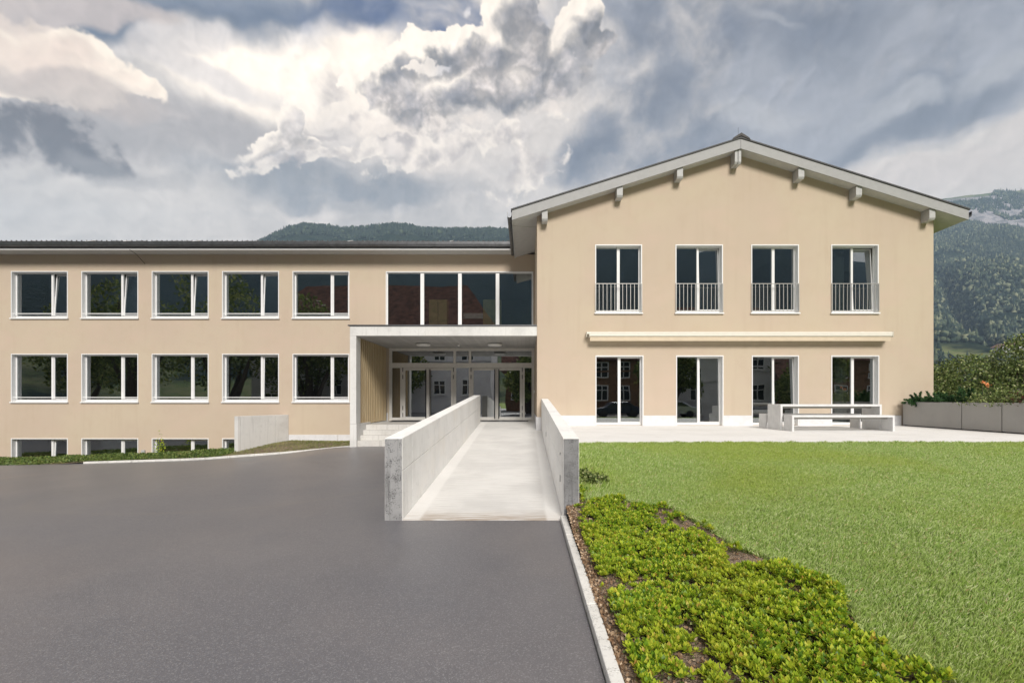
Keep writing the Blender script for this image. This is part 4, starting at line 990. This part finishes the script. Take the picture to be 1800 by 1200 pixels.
def leafy(loc, spread, n, leaf, mat, label, name='leafy_plant'):
    b = empty(name, loc, label, 'plant', 'leafy plants in the planters')
    C = np.array(loc)+np.random.normal(size=(n, 3))*np.array(spread); C[:, 2] = loc[2]+np.abs(C[:, 2]-loc[2])
    V, F = quads_at(C, leaf, up=np.array([-0.3, -0.2, 0.5]), aspect=1.5); np_mesh('foliage', V, F, mat, b)
    t = MB()
    for i in range(10):
        p = C[i*7]; t.tube([(p[0], p[1], loc[2]-0.1), tuple(p)], 0.006, 5)
    t.build('stem', 'bark', b)
leafy((13.1, 13.7, TZ+0.70), (0.22, 0.28, 0.20), 1500, 0.06, 'dark_leaf', 'broad leaved dark plant filling the second planter')
leafy((13.1, 13.0, TZ+0.70), (0.22, 0.28, 0.22), 1500, 0.06, 'dark_leaf', 'bushy plant at the seam before the last planter')
leafy((13.1, 12.3, TZ+0.70), (0.22, 0.28, 0.20), 1500, 0.055, 'red_leaf', 'reddish leaved plant at the right edge of the photo')
# roses
rb = empty('rose_bush', (13.2, 13.55, TZ+0.7), 'rose stems carrying orange blooms above the planters', 'plant')
t = MB()
for (px, py) in ((1727, 672), (1736, 677)):
    Yr = 13.5 if px > 1700 else 13.9; c = Vector(((px-924)/850*Yr, Yr, CAM_H+(701-py)/850*Yr)); t.tube([(c.x+0.03, Yr, TZ+0.6), tuple(c)], 0.006, 6)
    C = np.array(c)+np.random.normal(size=(46, 3))*np.array([0.020, 0.02, 0.012]); V, F = quads_at(C, 0.04, aspect=1.1, up=np.array([0, 0, 0.8])); np_mesh('bloom', V, F, 'petal', rb)
t.build('stem', 'bark', rb)
# shrubs beyond
g0 = 'tall garden shrubs behind the planters'
bush('garden_shrub', (16.2, 18.0, 0.77), [(0, 0, 1.7, 0.95), (0.8, 0.4, 1.8, 0.9), (-0.9, 0.2, 1.5, 0.8), (0.2, -0.3, 0.8, 0.8), (1.4, 0, 1.1, 0.9)], 11000, 0.085, 'dark_leaf', 'rounded dark garden shrub just right of the gabled corner', 'shrub', g0)
bush('garden_shrub', (17.6, 17.2, 0.77), [(0, 0, 1.4, 1.1), (0.2, 0.3, 2.4, 0.8), (0.4, 0.2, 2.9, 0.5), (-0.7, 0, 1.0, 0.8), (1.1, 0.3, 1.7, 1.0), (0.9, -0.4, 0.9, 0.8)], 14000, 0.085, 'dark_leaf', 'tallest garden shrub, rising against the wooded slope', 'shrub', g0)
bush('garden_shrub', (19.6, 17.6, 0.77), [(0, 0, 1.3, 1.2), (0.2, 0.3, 2.0, 1.0), (-0.9, 0, 1.7, 0.8), (1.3, 0.3, 1.5, 1.1)], 11000, 0.09, 'dark_leaf', 'dense garden shrub at the right edge of the photo', 'shrub', g0)
bush('garden_shrub', (15.1, 15.8, 0.77), [(0, 0, 0.55, 0.55), (0.8, -0.2, 0.7, 0.6), (1.6, -0.4, 0.8, 0.65), (-0.5, 0.6, 0.5, 0.5)], 9000, 0.07, 'tree_leaf', 'low yellowish green shrub close behind the planters', 'shrub', g0)
bush('garden_shrub', (15.6, 14.2, 0.77), [(0, 0, 0.5, 0.6), (0.5, 0.7, 0.9, 0.6), (0.2, -0.8, 0.7, 0.6)], 8000, 0.07, 'dark_leaf', 'low dark shrub behind the orange blooms', 'shrub', g0)
bush('garden_shrub', (17.2, 15.2, 0.77), [(0, 0, 0.9, 0.7), (-0.2, 0.3, 1.6, 0.45), (0.8, 0.3, 1.3, 0.7)], 8000, 0.075, 'red_leaf', 'purple leaved shrub at the far right of the garden', 'shrub', g0)

# ------------------------------------------------------------------ lawn grass, ground cover, litter
def blades(P, h, w, lean=0.36):
    n = len(P); a = np.random.uniform(0, 2*np.pi, n); s = np.stack([np.cos(a), np.sin(a), 0*a], 1)
    la = np.random.uniform(0, 2*np.pi, n); l = np.stack([np.cos(la), np.sin(la), 0*la], 1)*(np.abs(np.random.normal(size=n))*lean)[:, None] + np.array([0.18, -0.02, 0])
    H = (h*np.random.uniform(0.6, 1.25, n))[:, None]; W = (w*np.random.uniform(0.7, 1.2, n))[:, None]; up = np.array([0, 0, 1.0])
    v0 = P-s*W; v1 = P+s*W; v2 = P+up*H*0.6+l*H*0.35+s*W*0.7; v3 = P+up*H*(1-0.2*np.minimum(np.linalg.norm(l, axis=1), 1))[:, None]+l*H
    V = np.stack([v0, v1, v2, v3], 1).reshape(-1, 3); k = np.arange(n)*4
    F = np.stack([np.stack([k, k+1, k+2], 1), np.stack([k, k+2, k+3], 1)], 1).reshape(-1, 3)
    return V, F
def lawn_patch(y0, y1, dens, h, w):
    xmax = min(15, y1*1.15+3.2)
    n = int(dens*(y1-y0)*(xmax-0.8)); X = np.random.uniform(0.8, xmax, n); Y = np.random.uniform(y0, y1, n)
    k = (X > border(Y)+0.02*np.random.normal(size=n)) & ((X < Y*1.12+0.9) | ((X < Y*1.12+3.2) & (np.random.rand(n) < 0.55)))
    k &= ~((fbm(X*1.2, Y*1.2, 3, 20) > 0.66) & (np.random.rand(n) < 0.35))
    X, Y = X[k], Y[k]
    hh = h*(0.55+0.9*fbm(X*2.2, Y*2.2, 4, 31))*(0.55+0.45*sstep(X-border(Y), 0, 0.25))
    return blades(np.stack([X, Y, soil_z(X, Y)+0.005], 1), hh, w)
Vs, Fs, k = [], [], 0
for y0, y1, dens, h, w in ((2.2, 4.0, 19000, 0.050, 0.0014), (4.0, 6.0, 12500, 0.046, 0.0018), (6.0, 8.0, 8000, 0.042, 0.0025), (8.0, 10.07, 5000, 0.040, 0.0034)):
    V, F = lawn_patch(y0, y1, dens, h, w); Vs.append(V); Fs.append(F+k); k += len(V)
gm = np_mesh('lawn_grass', np.concatenate(Vs), np.concatenate(Fs), 'grass_blade')
tag(gm, 'short green lawn grass in front of the terrace', 'grass', kind='stuff')
# rough edge tufts of longer grass along the bed and ragged edge at the terrace
n = 9000; Y = np.random.uniform(2.4, 8.5, n); X = border(Y)+np.abs(np.random.normal(size=n))*0.06-0.02
V1, F1 = blades(np.stack([X, Y, soil_z(X, Y)], 1), 0.058, 0.0018, 0.45)
n = 5000; X = np.random.uniform(0.78, 13, n); Y = 10.05-np.abs(np.random.normal(size=n))*0.03; V2, F2 = blades(np.stack([X, Y, soil_z(X, Y)], 1), 0.06*(0.6+0.6*vnoise(X*6, X*0, 3)), 0.004, 0.6)
n = 3500; X = 0.83+np.abs(np.random.normal(size=n))*0.20; Y = np.random.uniform(6.9, 9.2, n); V3, F3 = blades(np.stack([X, Y, soil_z(X, Y)], 1), 0.11, 0.0028, 0.25); V3[:, 0] = np.maximum(V3[:, 0], 0.765)
tag(np_mesh('edge_grass', np.concatenate([V1, V2, V3]), np.concatenate([F1, F2+len(V1), F3+len(V1)+len(V2)]), 'grass_blade'), 'longer ragged grass along the lawn edges', 'grass', kind='stuff')
# left bank vegetation
n = 26000; X = np.random.uniform(-23.5, -6.0, n); T_ = np.random.uniform(0.02, 0.97, n); Y = np.interp(X, KX2, KY2)*(1-T_)+FL*T_
hh = np.where(X < -12.5, 0.08*(0.5+vnoise(X*2.2, Y*2, 8)), 0.05)
V1, F1 = blades(np.stack([X, Y, bank_z(X, T_)-0.005], 1), hh, 0.006, 0.7)
tag(np_mesh('bank_grass', V1, F1, 'bank_blade'), 'rough grass on the sloping bank below the facade', 'grass', kind='stuff')
n = 16000; X = np.random.uniform(-24, -11.0, n); T_ = np.random.uniform(0.0, 0.9, n)*np.where(X < -16, 1, 0.8); Y = np.interp(X, KX2, KY2)*(1-T_)+FL*T_
C = np.stack([X, Y, bank_z(X, T_)+np.random.uniform(0.01, 0.08, n)*(0.4+1.1*vnoise(X*1.7, Y*2, 12))], 1)
V, F = quads_at(C, 0.065, up=np.array([0, 0, 0.5]), aspect=1.4)
tag(np_mesh('bank_cover', V, F, 'bank_leaf'), 'leafy ground cover along the edge of the asphalt', 'ground cover', kind='stuff')
wd = empty('tall_weed', (-14.8, 19.6, -0.6), 'single tall weed standing before the third basement window', 'weed')
C = np.array((-14.8, 19.6, -0.3))+np.random.normal(size=(160, 3))*np.array([0.08, 0.08, 0.22]); V, F = quads_at(C, 0.07, up=np.array([0, 0, 0.5])); np_mesh('foliage', V, F, 'ground_cover_leaf', wd); MB().tube([(-14.8, 19.6, -0.7), (-14.8, 19.6, 0.1)], 0.008, 5).build('stem', 'bark', wd)

# ground cover rosettes in the bed
def in_bed(X, Y):
    e = border(Y)-X
    return (X > 0.66) & (e > 0.03) & (Y < 7.35) & ((Y < 6.7) | (X > 0.80))
n = 22000; X = np.random.uniform(0.6, 3.0, n); Y = np.random.uniform(2.0, 7.35, n)
mound = 0.62*fbm(X*3.0, Y*3.0, 3, 40)+0.38*fbm(X*9, Y*9, 2, 46)+0.02
left_gap = sstep(X-0.60+0.16*fbm(X*3, Y*3, 2, 44), 0.02, 0.12)*(0.6+0.4*sstep(border(Y)-X, 0.0, 0.25))
k = in_bed(X, Y) & (mound + 0.30*left_gap + 0.30*(fbm(X*14, Y*14, 2, 48)-0.375) > 0.63+0.10*np.random.rand(n))
X, Y, mound = X[k], Y[k], mound[k]
hgt = 0.010 + 0.38*np.clip(mound-0.31, 0, 1)*np.random.uniform(0.6, 1.0, len(X))
B = np.stack([X, Y, soil_z(X, Y)+hgt], 1)
nl = 9; C = np.repeat(B, nl, 0); m_ = len(C)
ang = np.tile(np.arange(nl)*2.399, len(B))+np.repeat(np.random.uniform(0, 6.28, len(B)), nl); elev = np.tile(np.linspace(0.15, 1.25, nl), len(B))+np.random.normal(size=m_)*0.15
d = np.stack([np.cos(ang)*np.cos(elev), np.sin(ang)*np.cos(elev), np.sin(elev)], 1); s = np.stack([-np.sin(ang), np.cos(ang), 0*ang], 1)
L = (np.repeat(np.random.uniform(0.024, 0.046, len(B)), nl)*np.random.uniform(0.8, 1.2, m_))[:, None]; W = L*0.30
V = np.stack([C, C+d*L*0.62+s*W, C+d*L+np.array([0, 0, 0.1])*L, C+d*L*0.62-s*W], 1).reshape(-1, 3)
tag(np_mesh('ground_cover', V, np.arange(m_*4).reshape(-1, 4), 'ground_cover_leaf'), 'bright green low ground cover filling the bed beside the kerb', 'ground cover', kind='stuff')
# lower dark leaves that close the clumps
n = 12000; i = np.random.randint(0, len(B), n); C = B[i]+np.random.normal(size=(n, 3))*np.array([0.02, 0.02, 0.012])-np.array([0, 0, 0.025])
V, F = quads_at(C, 0.03, up=np.array([0, 0, 0.2]), aspect=1.8); tag(np_mesh('ground_cover_understorey', V, F, 'dark_leaf'), 'dark lower leaves between the bright ground cover shoots', 'ground cover', kind='stuff')
n = 9000; X = 0.58+2.4*np.random.rand(n)**2.2; Y = np.random.uniform(2.2, 7.6, n); k = X < border(Y)+0.08; X, Y = X[k], Y[k]
V, F = quads_at(np.stack([X, Y, soil_z(X, Y)+0.012], 1), 0.028, up=np.array([0, 0, 0.0]), aspect=1.5); V[:, 2] = np.maximum(V[:, 2], soil_z(V[:, 0], V[:, 1])+0.0)
tag(np_mesh('leaf_litter', V, F, 'litter'), 'dry brown leaf litter scattered over the bed soil', 'leaf litter', kind='stuff')
# darker leafy plant by the right parapet end
bush('corner_plant', (1.02, 7.55, 0.30), [(0, 0, 0.12, 0.16), (0.16, 0.1, 0.10, 0.14), (-0.08, 0.35, 0.14, 0.14), (0.05, 0.7, 0.12, 0.14)], 1700, 0.05, 'dark_leaf', 'dark low plant hugging the end of the right ramp wall', 'plant', trunk=0.15)
# broad weeds in the lawn
wl = []
for i, (x, y) in enumerate(wl):
    C = np.repeat(np.array([[x, y, float(soil_z(x, y))+0.03]]), 12, 0); a = np.arange(12)*2.4+np.random.uniform(-0.5, 0.5, 12)
    d = np.stack([np.cos(a)*0.8, np.sin(a)*0.8, 0*a+0.5], 1); s = np.stack([-np.sin(a), np.cos(a), 0*a], 1); L = np.random.uniform(0.03, 0.085, (12, 1))
    V = np.stack([C, C+d*L*0.6+s*0.018, C+d*L, C+d*L*0.6-s*0.018], 1).reshape(-1, 3)
    o = np_mesh('lawn_weed', V-np.array([x, y, 0]), np.arange(48).reshape(-1, 4), 'bank_leaf'); o.location = (x, y, 0)
    tag(o, 'small broad leaved weed growing in the lawn', 'weed', 'broad leaved weeds in the lawn')

# ------------------------------------------------------------------ things inside the windows
for x0_, lab in ((-4.18, 'yellowish cupboard seen through the second pane over the canopy'), (-1.84, 'yellowish cupboard seen through the third pane over the canopy')):
    c = empty('cupboard', (x0_+0.4, 21.1, 4.26), lab, 'cupboard', 'yellowish cupboards behind the upper glass')
    MB().box(x0_, x0_+0.78, 20.9, 21.3, 4.26, 6.0).build('cabinet', 'cupboard', c, bev=0.006); MB().box(x0_+0.38, x0_+0.40, 20.893, 20.899, 4.3, 5.96).build('door_gap', 'dark_metal', c)
tag(MB().box(-2.68, -1.83, 20.8, 20.86, 5.17, 5.40).build('wall_panel_light', 'lamp_plastic', bev=0.01), 'pale oblong panel behind the third pane over the canopy', 'panel')
def curtain(x0_, x1_, z0_, z1_, y, lab):
    m = MB(); n = 40; f = lambda i: (x0_+(x1_-x0_)*i/n, y+0.035*math.sin(i*1.1))
    for i in range(n):
        a, b = f(i), f(i+1); m.quad((a[0], a[1], z0_), (b[0], b[1], z0_), (b[0], b[1], z1_), (a[0], a[1], z1_))
    tag(m.build('curtain', 'curtain_cloth', fix=False, smooth=True), lab, 'curtain')
curtain(rp(1482), rp(1500), 4.62, 6.85, FR+0.5, 'pale curtain hanging in the rightmost barred upper window')
curtain(rp(1484), rp(1505), 0.85, 3.15, FR+0.5, 'pale curtain hanging in the rightmost garden door')

# ------------------------------------------------------------------ mountains
def sector(name, u0, u1, nu, Ys, zf, mat):
    U, Y = np.meshgrid(np.linspace(u0, u1, nu), Ys); X = U*Y; Z = zf(X, Y, U); V = np.stack([X, Y, Z], -1).reshape(-1, 3)
    i, j = np.meshgrid(np.arange(nu-1), np.arange(len(Ys)-1)); a = (j*nu+i).ravel()
    return np_mesh(name, V, np.stack([a, a+1, a+nu+1, a+nu], 1), mat, smooth=True)
PU = np.array([0.5, 0.75, 0.80, 0.836, 0.864, 0.90, 0.94, 0.985, 1.03, 1.2, 1.5, 1.9]); PZ = np.array([0.30, 0.375, 0.395, 0.408, 0.414, 0.419, 0.4235, 0.429, 0.431, 0.45, 0.42, 0.40])
def right_z(X, Y, U=None):
    U = X/np.maximum(Y, 1); e = np.interp(U, PU, PZ)*1700
    p = np.interp(Y, [100, 200, 400, 560, 800, 1100, 1400, 1560, 1700, 2300], [-1.5, 9, 34, 70, 190, 345, 525, 655, 742, 700])/742
    n = fbm(X*0.005, Y*0.005, 5, 60)-0.47
    gully = np.exp(-((X-(0.90*Y - 30 + 0.0*Y) - (Y-800)*0.06)/45)**2)
    g = np.exp(-(((U-0.872-(860-Y)*0.00022))/0.022)**2)*sstep(Y, 420, 600)*sstep(1250-Y, 0, 300)
    z = p*e + n*110*sstep(Y, 250, 700)*(1-0.85*sstep(Y, 1450, 1680)) - 38*g
    return z
tag(sector('mountain_slope', 0.55, 1.3, 220, np.concatenate([np.linspace(100, 1700, 190), np.linspace(1720, 2000, 8)]), right_z, 'mountain_rock'), kind='structure')
PU2 = np.array([-1.6, -0.9, -0.60, -0.534, -0.499, -0.458, -0.428, -0.381, -0.334, -0.275, -0.228, -0.169, -0.099, -0.036, 0.06, 0.2, 0.5])
PZ2 = np.array([0.22, 0.27, 0.30, 0.333, 0.348, 0.361, 0.357, 0.351, 0.353, 0.361, 0.354, 0.350, 0.349, 0.348, 0.345, 0.33, 0.30])
def left_z(X, Y, U=None):
    U = X/np.maximum(Y, 1); e = np.interp(U, PU2, PZ2)-0.006
    p = np.interp(Y, [250, 500, 900, 1200, 1300, 1700], [0, 0.12, 0.6, 0.93, 1.0, 0.95])
    return p*e*1300 + (fbm(X*0.02, Y*0.02, 4, 77)-0.47)*25*sstep(Y, 300, 700)*sstep(1290-Y, 0, 200)
tag(sector('wooded_hill', -1.5, 0.5, 240, np.concatenate([np.linspace(250, 1300, 60), np.linspace(1330, 1650, 6)]), left_z, 'mountain_wood'), kind='structure')
# mountains behind the viewer, seen in the glass
th = np.linspace(R(170), R(370), 120); rr = np.linspace(330, 1500, 30); TH, RR = np.meshgrid(th, rr)
X = np.cos(TH)*RR; Y = np.sin(TH)*RR-20; Zb = (0.350+0.05*(fbm(TH*5+9, TH*0+1, 4, 90)-0.47)*2)*1500*np.interp(RR, [330, 600, 1000, 1400, 1500], [-0.004, 0.12, 0.55, 0.97, 1.0])+(fbm(X*0.006, Y*0.006, 5, 91)-0.47)*120*sstep(RR, 400, 900)
V = np.stack([X, Y, Zb], -1).reshape(-1, 3); i, j = np.meshgrid(np.arange(119), np.arange(29)); a = (j*120+i).ravel()
tag(np_mesh('mountain_behind', V, np.stack([a, a+120, a+121, a+1], 1), 'mountain_wood', smooth=True), kind='structure')

def ico():
    import bmesh
    bm = bmesh.new(); bmesh.ops.create_icosphere(bm, subdivisions=1, radius=1.0); V = np.array([v.co[:] for v in bm.verts]); F = np.array([[v.index for v in f.verts] for f in bm.faces]); bm.free(); return V, F
IV, IF = ico()
def forest(name, P, H, conifer, mat, seg=7, label=None):
    """one joined mass of trees: lumpy crowns and tiered conifers"""
    Vs, Fs, k = [], [], 0
    Pc, Hc = P[conifer], H[conifer]; n = len(Pc)
    if n:
        a = np.arange(seg)*2*np.pi/seg; a0 = np.random.uniform(0, 6.28, n)
        tiers = []
        for (r, z0_, z1_) in ((0.21, 0.08, 0.55), (0.14, 0.38, 0.80), (0.08, 0.65, 1.0)):
            rr_ = r*np.random.uniform(0.75, 1.25, (n, seg)); base = np.stack([np.cos(a[None]+a0[:, None])*rr_*Hc[:, None], np.sin(a[None]+a0[:, None])*rr_*Hc[:, None], np.full((n, seg), z0_)*Hc[:, None]+np.random.normal(size=(n, seg))*0.02*Hc[:, None]], -1)+Pc[:, None]
            apex = (Pc+np.stack([0*Hc, 0*Hc, z1_*Hc], -1))[:, None]; tiers.append(np.concatenate([base, apex], 1))
        V = np.concatenate(tiers, 1).reshape(-1, 3); st = 3*(seg+1); f = []
        for t_ in range(3):
            for q in range(seg): f.append((t_*(seg+1)+q, t_*(seg+1)+(q+1) % seg, t_*(seg+1)+seg))
        f = np.array(f); F = (f[None]+(np.arange(n)*st)[:, None, None]).reshape(-1, 3); Vs.append(V); Fs.append(F); k = len(V)
    Pb, Hb = P[~conifer], H[~conifer]; n = len(Pb)
    if n:
        nv = len(IV); R_ = np.random.uniform(0.5, 1.3, (n, nv)); V = IV[None]*R_[..., None]*np.stack([Hb*0.42, Hb*0.42, Hb*0.48], -1)[:, None]+(Pb+np.stack([0*Hb, 0*Hb, Hb*0.5], -1))[:, None]
        F = (IF[None]+(np.arange(n)*nv)[:, None, None]).reshape(-1, 3)+k; Vs.append(V.reshape(-1, 3)); Fs.append(F)
    o = np_mesh(name, np.concatenate(Vs), np.concatenate(Fs), mat); return tag(o, label, 'forest', kind='stuff')
n = 66000; Y = 190+1500*np.sqrt(np.random.rand(n)); U = np.random.uniform(0.72, 1.22, n); X = U*Y; z = right_z(X, Y)
fn = fbm(X*0.011, Y*0.011, 4, 101); n1 = vnoise(X*0.02, Y*0.02, 102)
keep = np.where(z < 55, fn > 0.50, fn > 0.24) & ~((z > 440) & (z < 690) & (fbm(X*0.012+Y*0.004, z*0.035, 4, 105) > 0.45-0.0003*(z-440))) & ~((z > 690) & (fn < 0.58)) & (np.random.rand(n) < np.interp(Y, [200, 500, 1700], [0.9, 0.8, 0.42]))
# a few pale clearings
for (u_, y_, r_) in ((0.865, 1080, 26), (0.905, 1120, 12), (0.97, 640, 30)): keep &= ~(((X-u_*y_)**2*0.3+(Y-y_)**2) < r_**2)
X, Y, z = X[keep], Y[keep], z[keep]; P = np.stack([X, Y, z-0.8], 1); con = (np.random.rand(len(X)) < np.interp(z, [40, 250, 500], [0.12, 0.35, 0.85])); H = np.where(con, np.random.uniform(9, 17, len(X)), np.random.uniform(4.5, 10, len(X)))
forest('mountain_forest', P, H, con, 'forest_crown', 5, 'mixed forest covering the steep slope right of the gable')
n = 5200; Y = np.random.uniform(1090, 1312, n); U = np.random.uniform(-0.62, 0.10, n); X = U*Y; P = np.stack([X, Y, left_z(X, Y)-0.8], 1)
forest('ridge_forest', P, np.random.uniform(9, 17, n), np.random.rand(n) < 0.9, 'ridge_crown', 6, 'conifer forest on the hill behind the long roof')
# farmhouses low on the slope
for (px, py, Yh, lab) in ((1781, 603, 420, 'tiny farmhouse on the meadow at the far right'), (1763, 612, 395, 'tiny barn left of the farmhouse on the meadow')):
    x = (px-924)/850*Yh; z = float(right_z(np.array([x]), np.array([Yh*1.0]))[0]); h = empty('farmhouse', (x, Yh, z), lab, 'house')
    MB().box(x-5, x+5, Yh-4, Yh+4, z-4, z+4).build('wall', 'house_plaster', h); MB().prism([(x-6.2, z+3.9), (x, z+7.2), (x+6.2, z+3.9), (x, z+6.9)], 'y', Yh-5, Yh+5).build('roof', 'red_tile', h)
    for q in (-3, 0, 3): MB().box(x+q-0.6, x+q+0.6, Yh-4.05, Yh-3.98, z+1, z+2.6).build('window', 'car_glass', h)

# ------------------------------------------------------------------ the neighbourhood behind the camera, mirrored in the glass
def house(x0_, x1_, yf, depth, eave, ridge, z0_, wallm, label, cols_, rows_, hip=True):
    h = empty('town_house', ((x0_+x1_)/2, yf, z0_), label, 'house', 'houses mirrored in the window glass')
    MB().box(x0_, x1_, yf-depth, yf, z0_, eave).build('wall', wallm, h)
    o_ = 0.7; ym = yf-depth/2; hx = depth*0.35 if hip else 0.0
    m = MB(); a = [(x0_-o_, yf+o_, eave-0.2), (x1_+o_, yf+o_, eave-0.2), (x1_+o_, yf-depth-o_, eave-0.2), (x0_-o_, yf-depth-o_, eave-0.2)]; b, c = (x0_-o_+hx, ym, ridge), (x1_+o_-hx, ym, ridge)
    m.quad(a[0], a[1], c, b); m.quad(a[2], a[3], b, c); m.quad(a[1], a[2], c); m.quad(a[3], a[0], b); m.quad(*a); m.build('roof', 'red_tile', h)
    MB().box(x0_+0.02, x1_-0.02, yf+0.002, yf+0.12, (rows_[0]+rows_[-1])/2+2.0 if len(rows_) > 1 else eave-0.6, (rows_[0]+rows_[-1])/2+2.2 if len(rows_) > 1 else eave-0.4).build('string_course', wallm, h)
    for r_ in rows_:
        for cx in cols_:
            w = MB().ring(cx-0.75, cx+0.75, r_, r_+1.9, yf+0.003, yf+0.09, 0.12).box(cx-0.06, cx+0.06, yf+0.003, yf+0.08, r_+0.12, r_+1.78).build('window', 'white_paint', h)
            MB().box(cx-0.62, cx-0.07, yf+0.004, yf+0.03, r_+0.13, r_+1.77).box(cx+0.07, cx+0.62, yf+0.004, yf+0.03, r_+0.13, r_+1.77).build('pane', 'car_glass', w)
            MB().box(cx-0.62, cx+0.62, yf+0.031, yf+0.08, r_+1.2, r_+1.3).build('glazing_bar', 'white_paint', w)
            MB().box(cx-0.95, cx+0.95, yf+0.003, yf+0.16, r_-0.12, r_-0.003).build('sill', wallm, w)
    return h
house(-34, -4.2, -19, 13, 10.8, 17.2, -0.6, 'house_plaster', 'grey plastered town house with red hipped roof mirrored in the entrance', [-31.5, -27.5, -23.5, -19.5, -15.5, -10.6, -7.2], [2.2, 6.4])
house(-3.0, 3.4, -31, 9, 6.0, 10.5, 0.0, 'house_wood', 'low brown house mirrored at the right side of the entrance doors', [-1.5, 1.8], [1.5, 4.0], hip=False)
house(4.5, 13.5, -24, 10, 6.5, 11.0, 0.0, 'house_wood', 'brown wooden chalet mirrored in the left garden doors', [6.5, 9, 11.5], [1.5, 4.2], hip=False)
house(17, 28, -21, 11, 8.6, 13.0, 0.0, 'house_plaster', 'pale town house mirrored in the third garden door', [19, 22.5, 26], [1.5, 4.9], hip=False)
house(32, 45, -26, 11, 6.6, 12.0, 0.0, 'house_wood', 'dark wooden chalet mirrored in the right garden door', [34.5, 38.5, 42.5], [1.5, 4.2], hip=False)
tlab = ['broad garden tree mirrored in the left windows', 'tall dense tree mirrored in the middle left windows', 'spreading tree mirrored beside the town house', 'leafy tree mirrored in the fourth window', 'rounded tree mirrored in the right garden doors', 'small tree mirrored at the edge of the entrance glass', 'dense tree mirrored near the wooden chalets', 'tall tree mirrored in the far left windows']
tsp = [(-41, -10, 15), (-32, -11, 17), (-24.5, -14, 14.5), (-15.2, -15.5, 10.5), (14.8, -17, 9), (0.6, -16, 8), (30, -18, 10), (-49, -13, 13)]
for i, (x, y, h) in enumerate(tsp):
    lob = [(0, 0, h*0.62, h*0.26), (h*0.2, 0, h*0.5, h*0.2), (-h*0.2, 0.3, h*0.52, h*0.2), (0, h*0.15, h*0.78, h*0.18), (0.4, -h*0.15, h*0.42, h*0.2), (-h*0.1, 0, h*0.34, h*0.18)]
    bush('garden_tree', (x, y, -0.3), lob, 6500, 0.36, 'tree_leaf', tlab[i], 'tree', 'trees mirrored in the window glass', trunk=6)
def car(x, y, mat, label):
    c = empty('parked_car', (x, y, 0.1), label, 'car', 'parked cars mirrored in the garden doors')
    prof = [(-2.1, 0.35), (-2.15, 0.65), (-2.0, 0.88), (-1.25, 0.98), (-0.65, 1.42), (0.75, 1.46), (1.5, 1.02), (2.05, 0.92), (2.15, 0.6), (2.1, 0.35)]
    MB().prism([(x+a, b) for a, b in prof], 'y', y-0.85, y+0.85).build('body', mat, c, bev=0.08)
    MB().prism([(x+a, b) for a, b in [(-1.1, 1.0), (-0.6, 1.37), (0.7, 1.40), (1.3, 1.03)]], 'y', y-0.862, y+0.862).build('side_window', 'car_glass', c)
    for wx in (-1.35, 1.35):
        for wy in (-0.8, 0.66): MB().tube([(x+wx, y+wy, 0.33), (x+wx, y+wy+0.16+0.07, 0.33)], 0.33, 16).build('wheel', 'rubber_black', c)
for x, y, m_, l in ((3.6, -12, 'car_silver', 'silver car parked at the left end of the row, mirrored'), (8.6, -12.3, 'car_dark', 'dark blue car parked beside the silver one, mirrored'), (13.6, -12, 'car_silver', 'silver car in the middle of the row, mirrored'), (19.0, -12.2, 'car_dark', 'dark car at the right end of the row, mirrored')): car(x, y, m_, l)

# ------------------------------------------------------------------ haze
def mk_haze(density):
    m = bpy.data.materials.new('haze'); m.use_nodes = True; T = NT(m.node_tree); T.n.clear(); out = T.node('ShaderNodeOutputMaterial')
    v_ = T.node('ShaderNodeVolumePrincipled'); v_.inputs['Color'].default_value = (0.54, 0.75, 1.0, 1); v_.inputs['Density'].default_value = density; v_.inputs['Anisotropy'].default_value = 0.0
    T.l.new(v_.outputs[0], out.inputs['Volume']); MATS['haze'] = m
mk_haze(0.00026)
hz = MB().box(-2750, 2750, -1750, 2150, -4, 830).build('haze', 'haze'); hz['kind'] = 'stuff'; hz['label'] = 'pale blue air filling the valley'
scene.cycles.volume_bounces = 0
scene.cycles.max_bounces = 8; scene.cycles.transparent_max_bounces = 16
scene.cycles.sample_clamp_indirect = 6.0
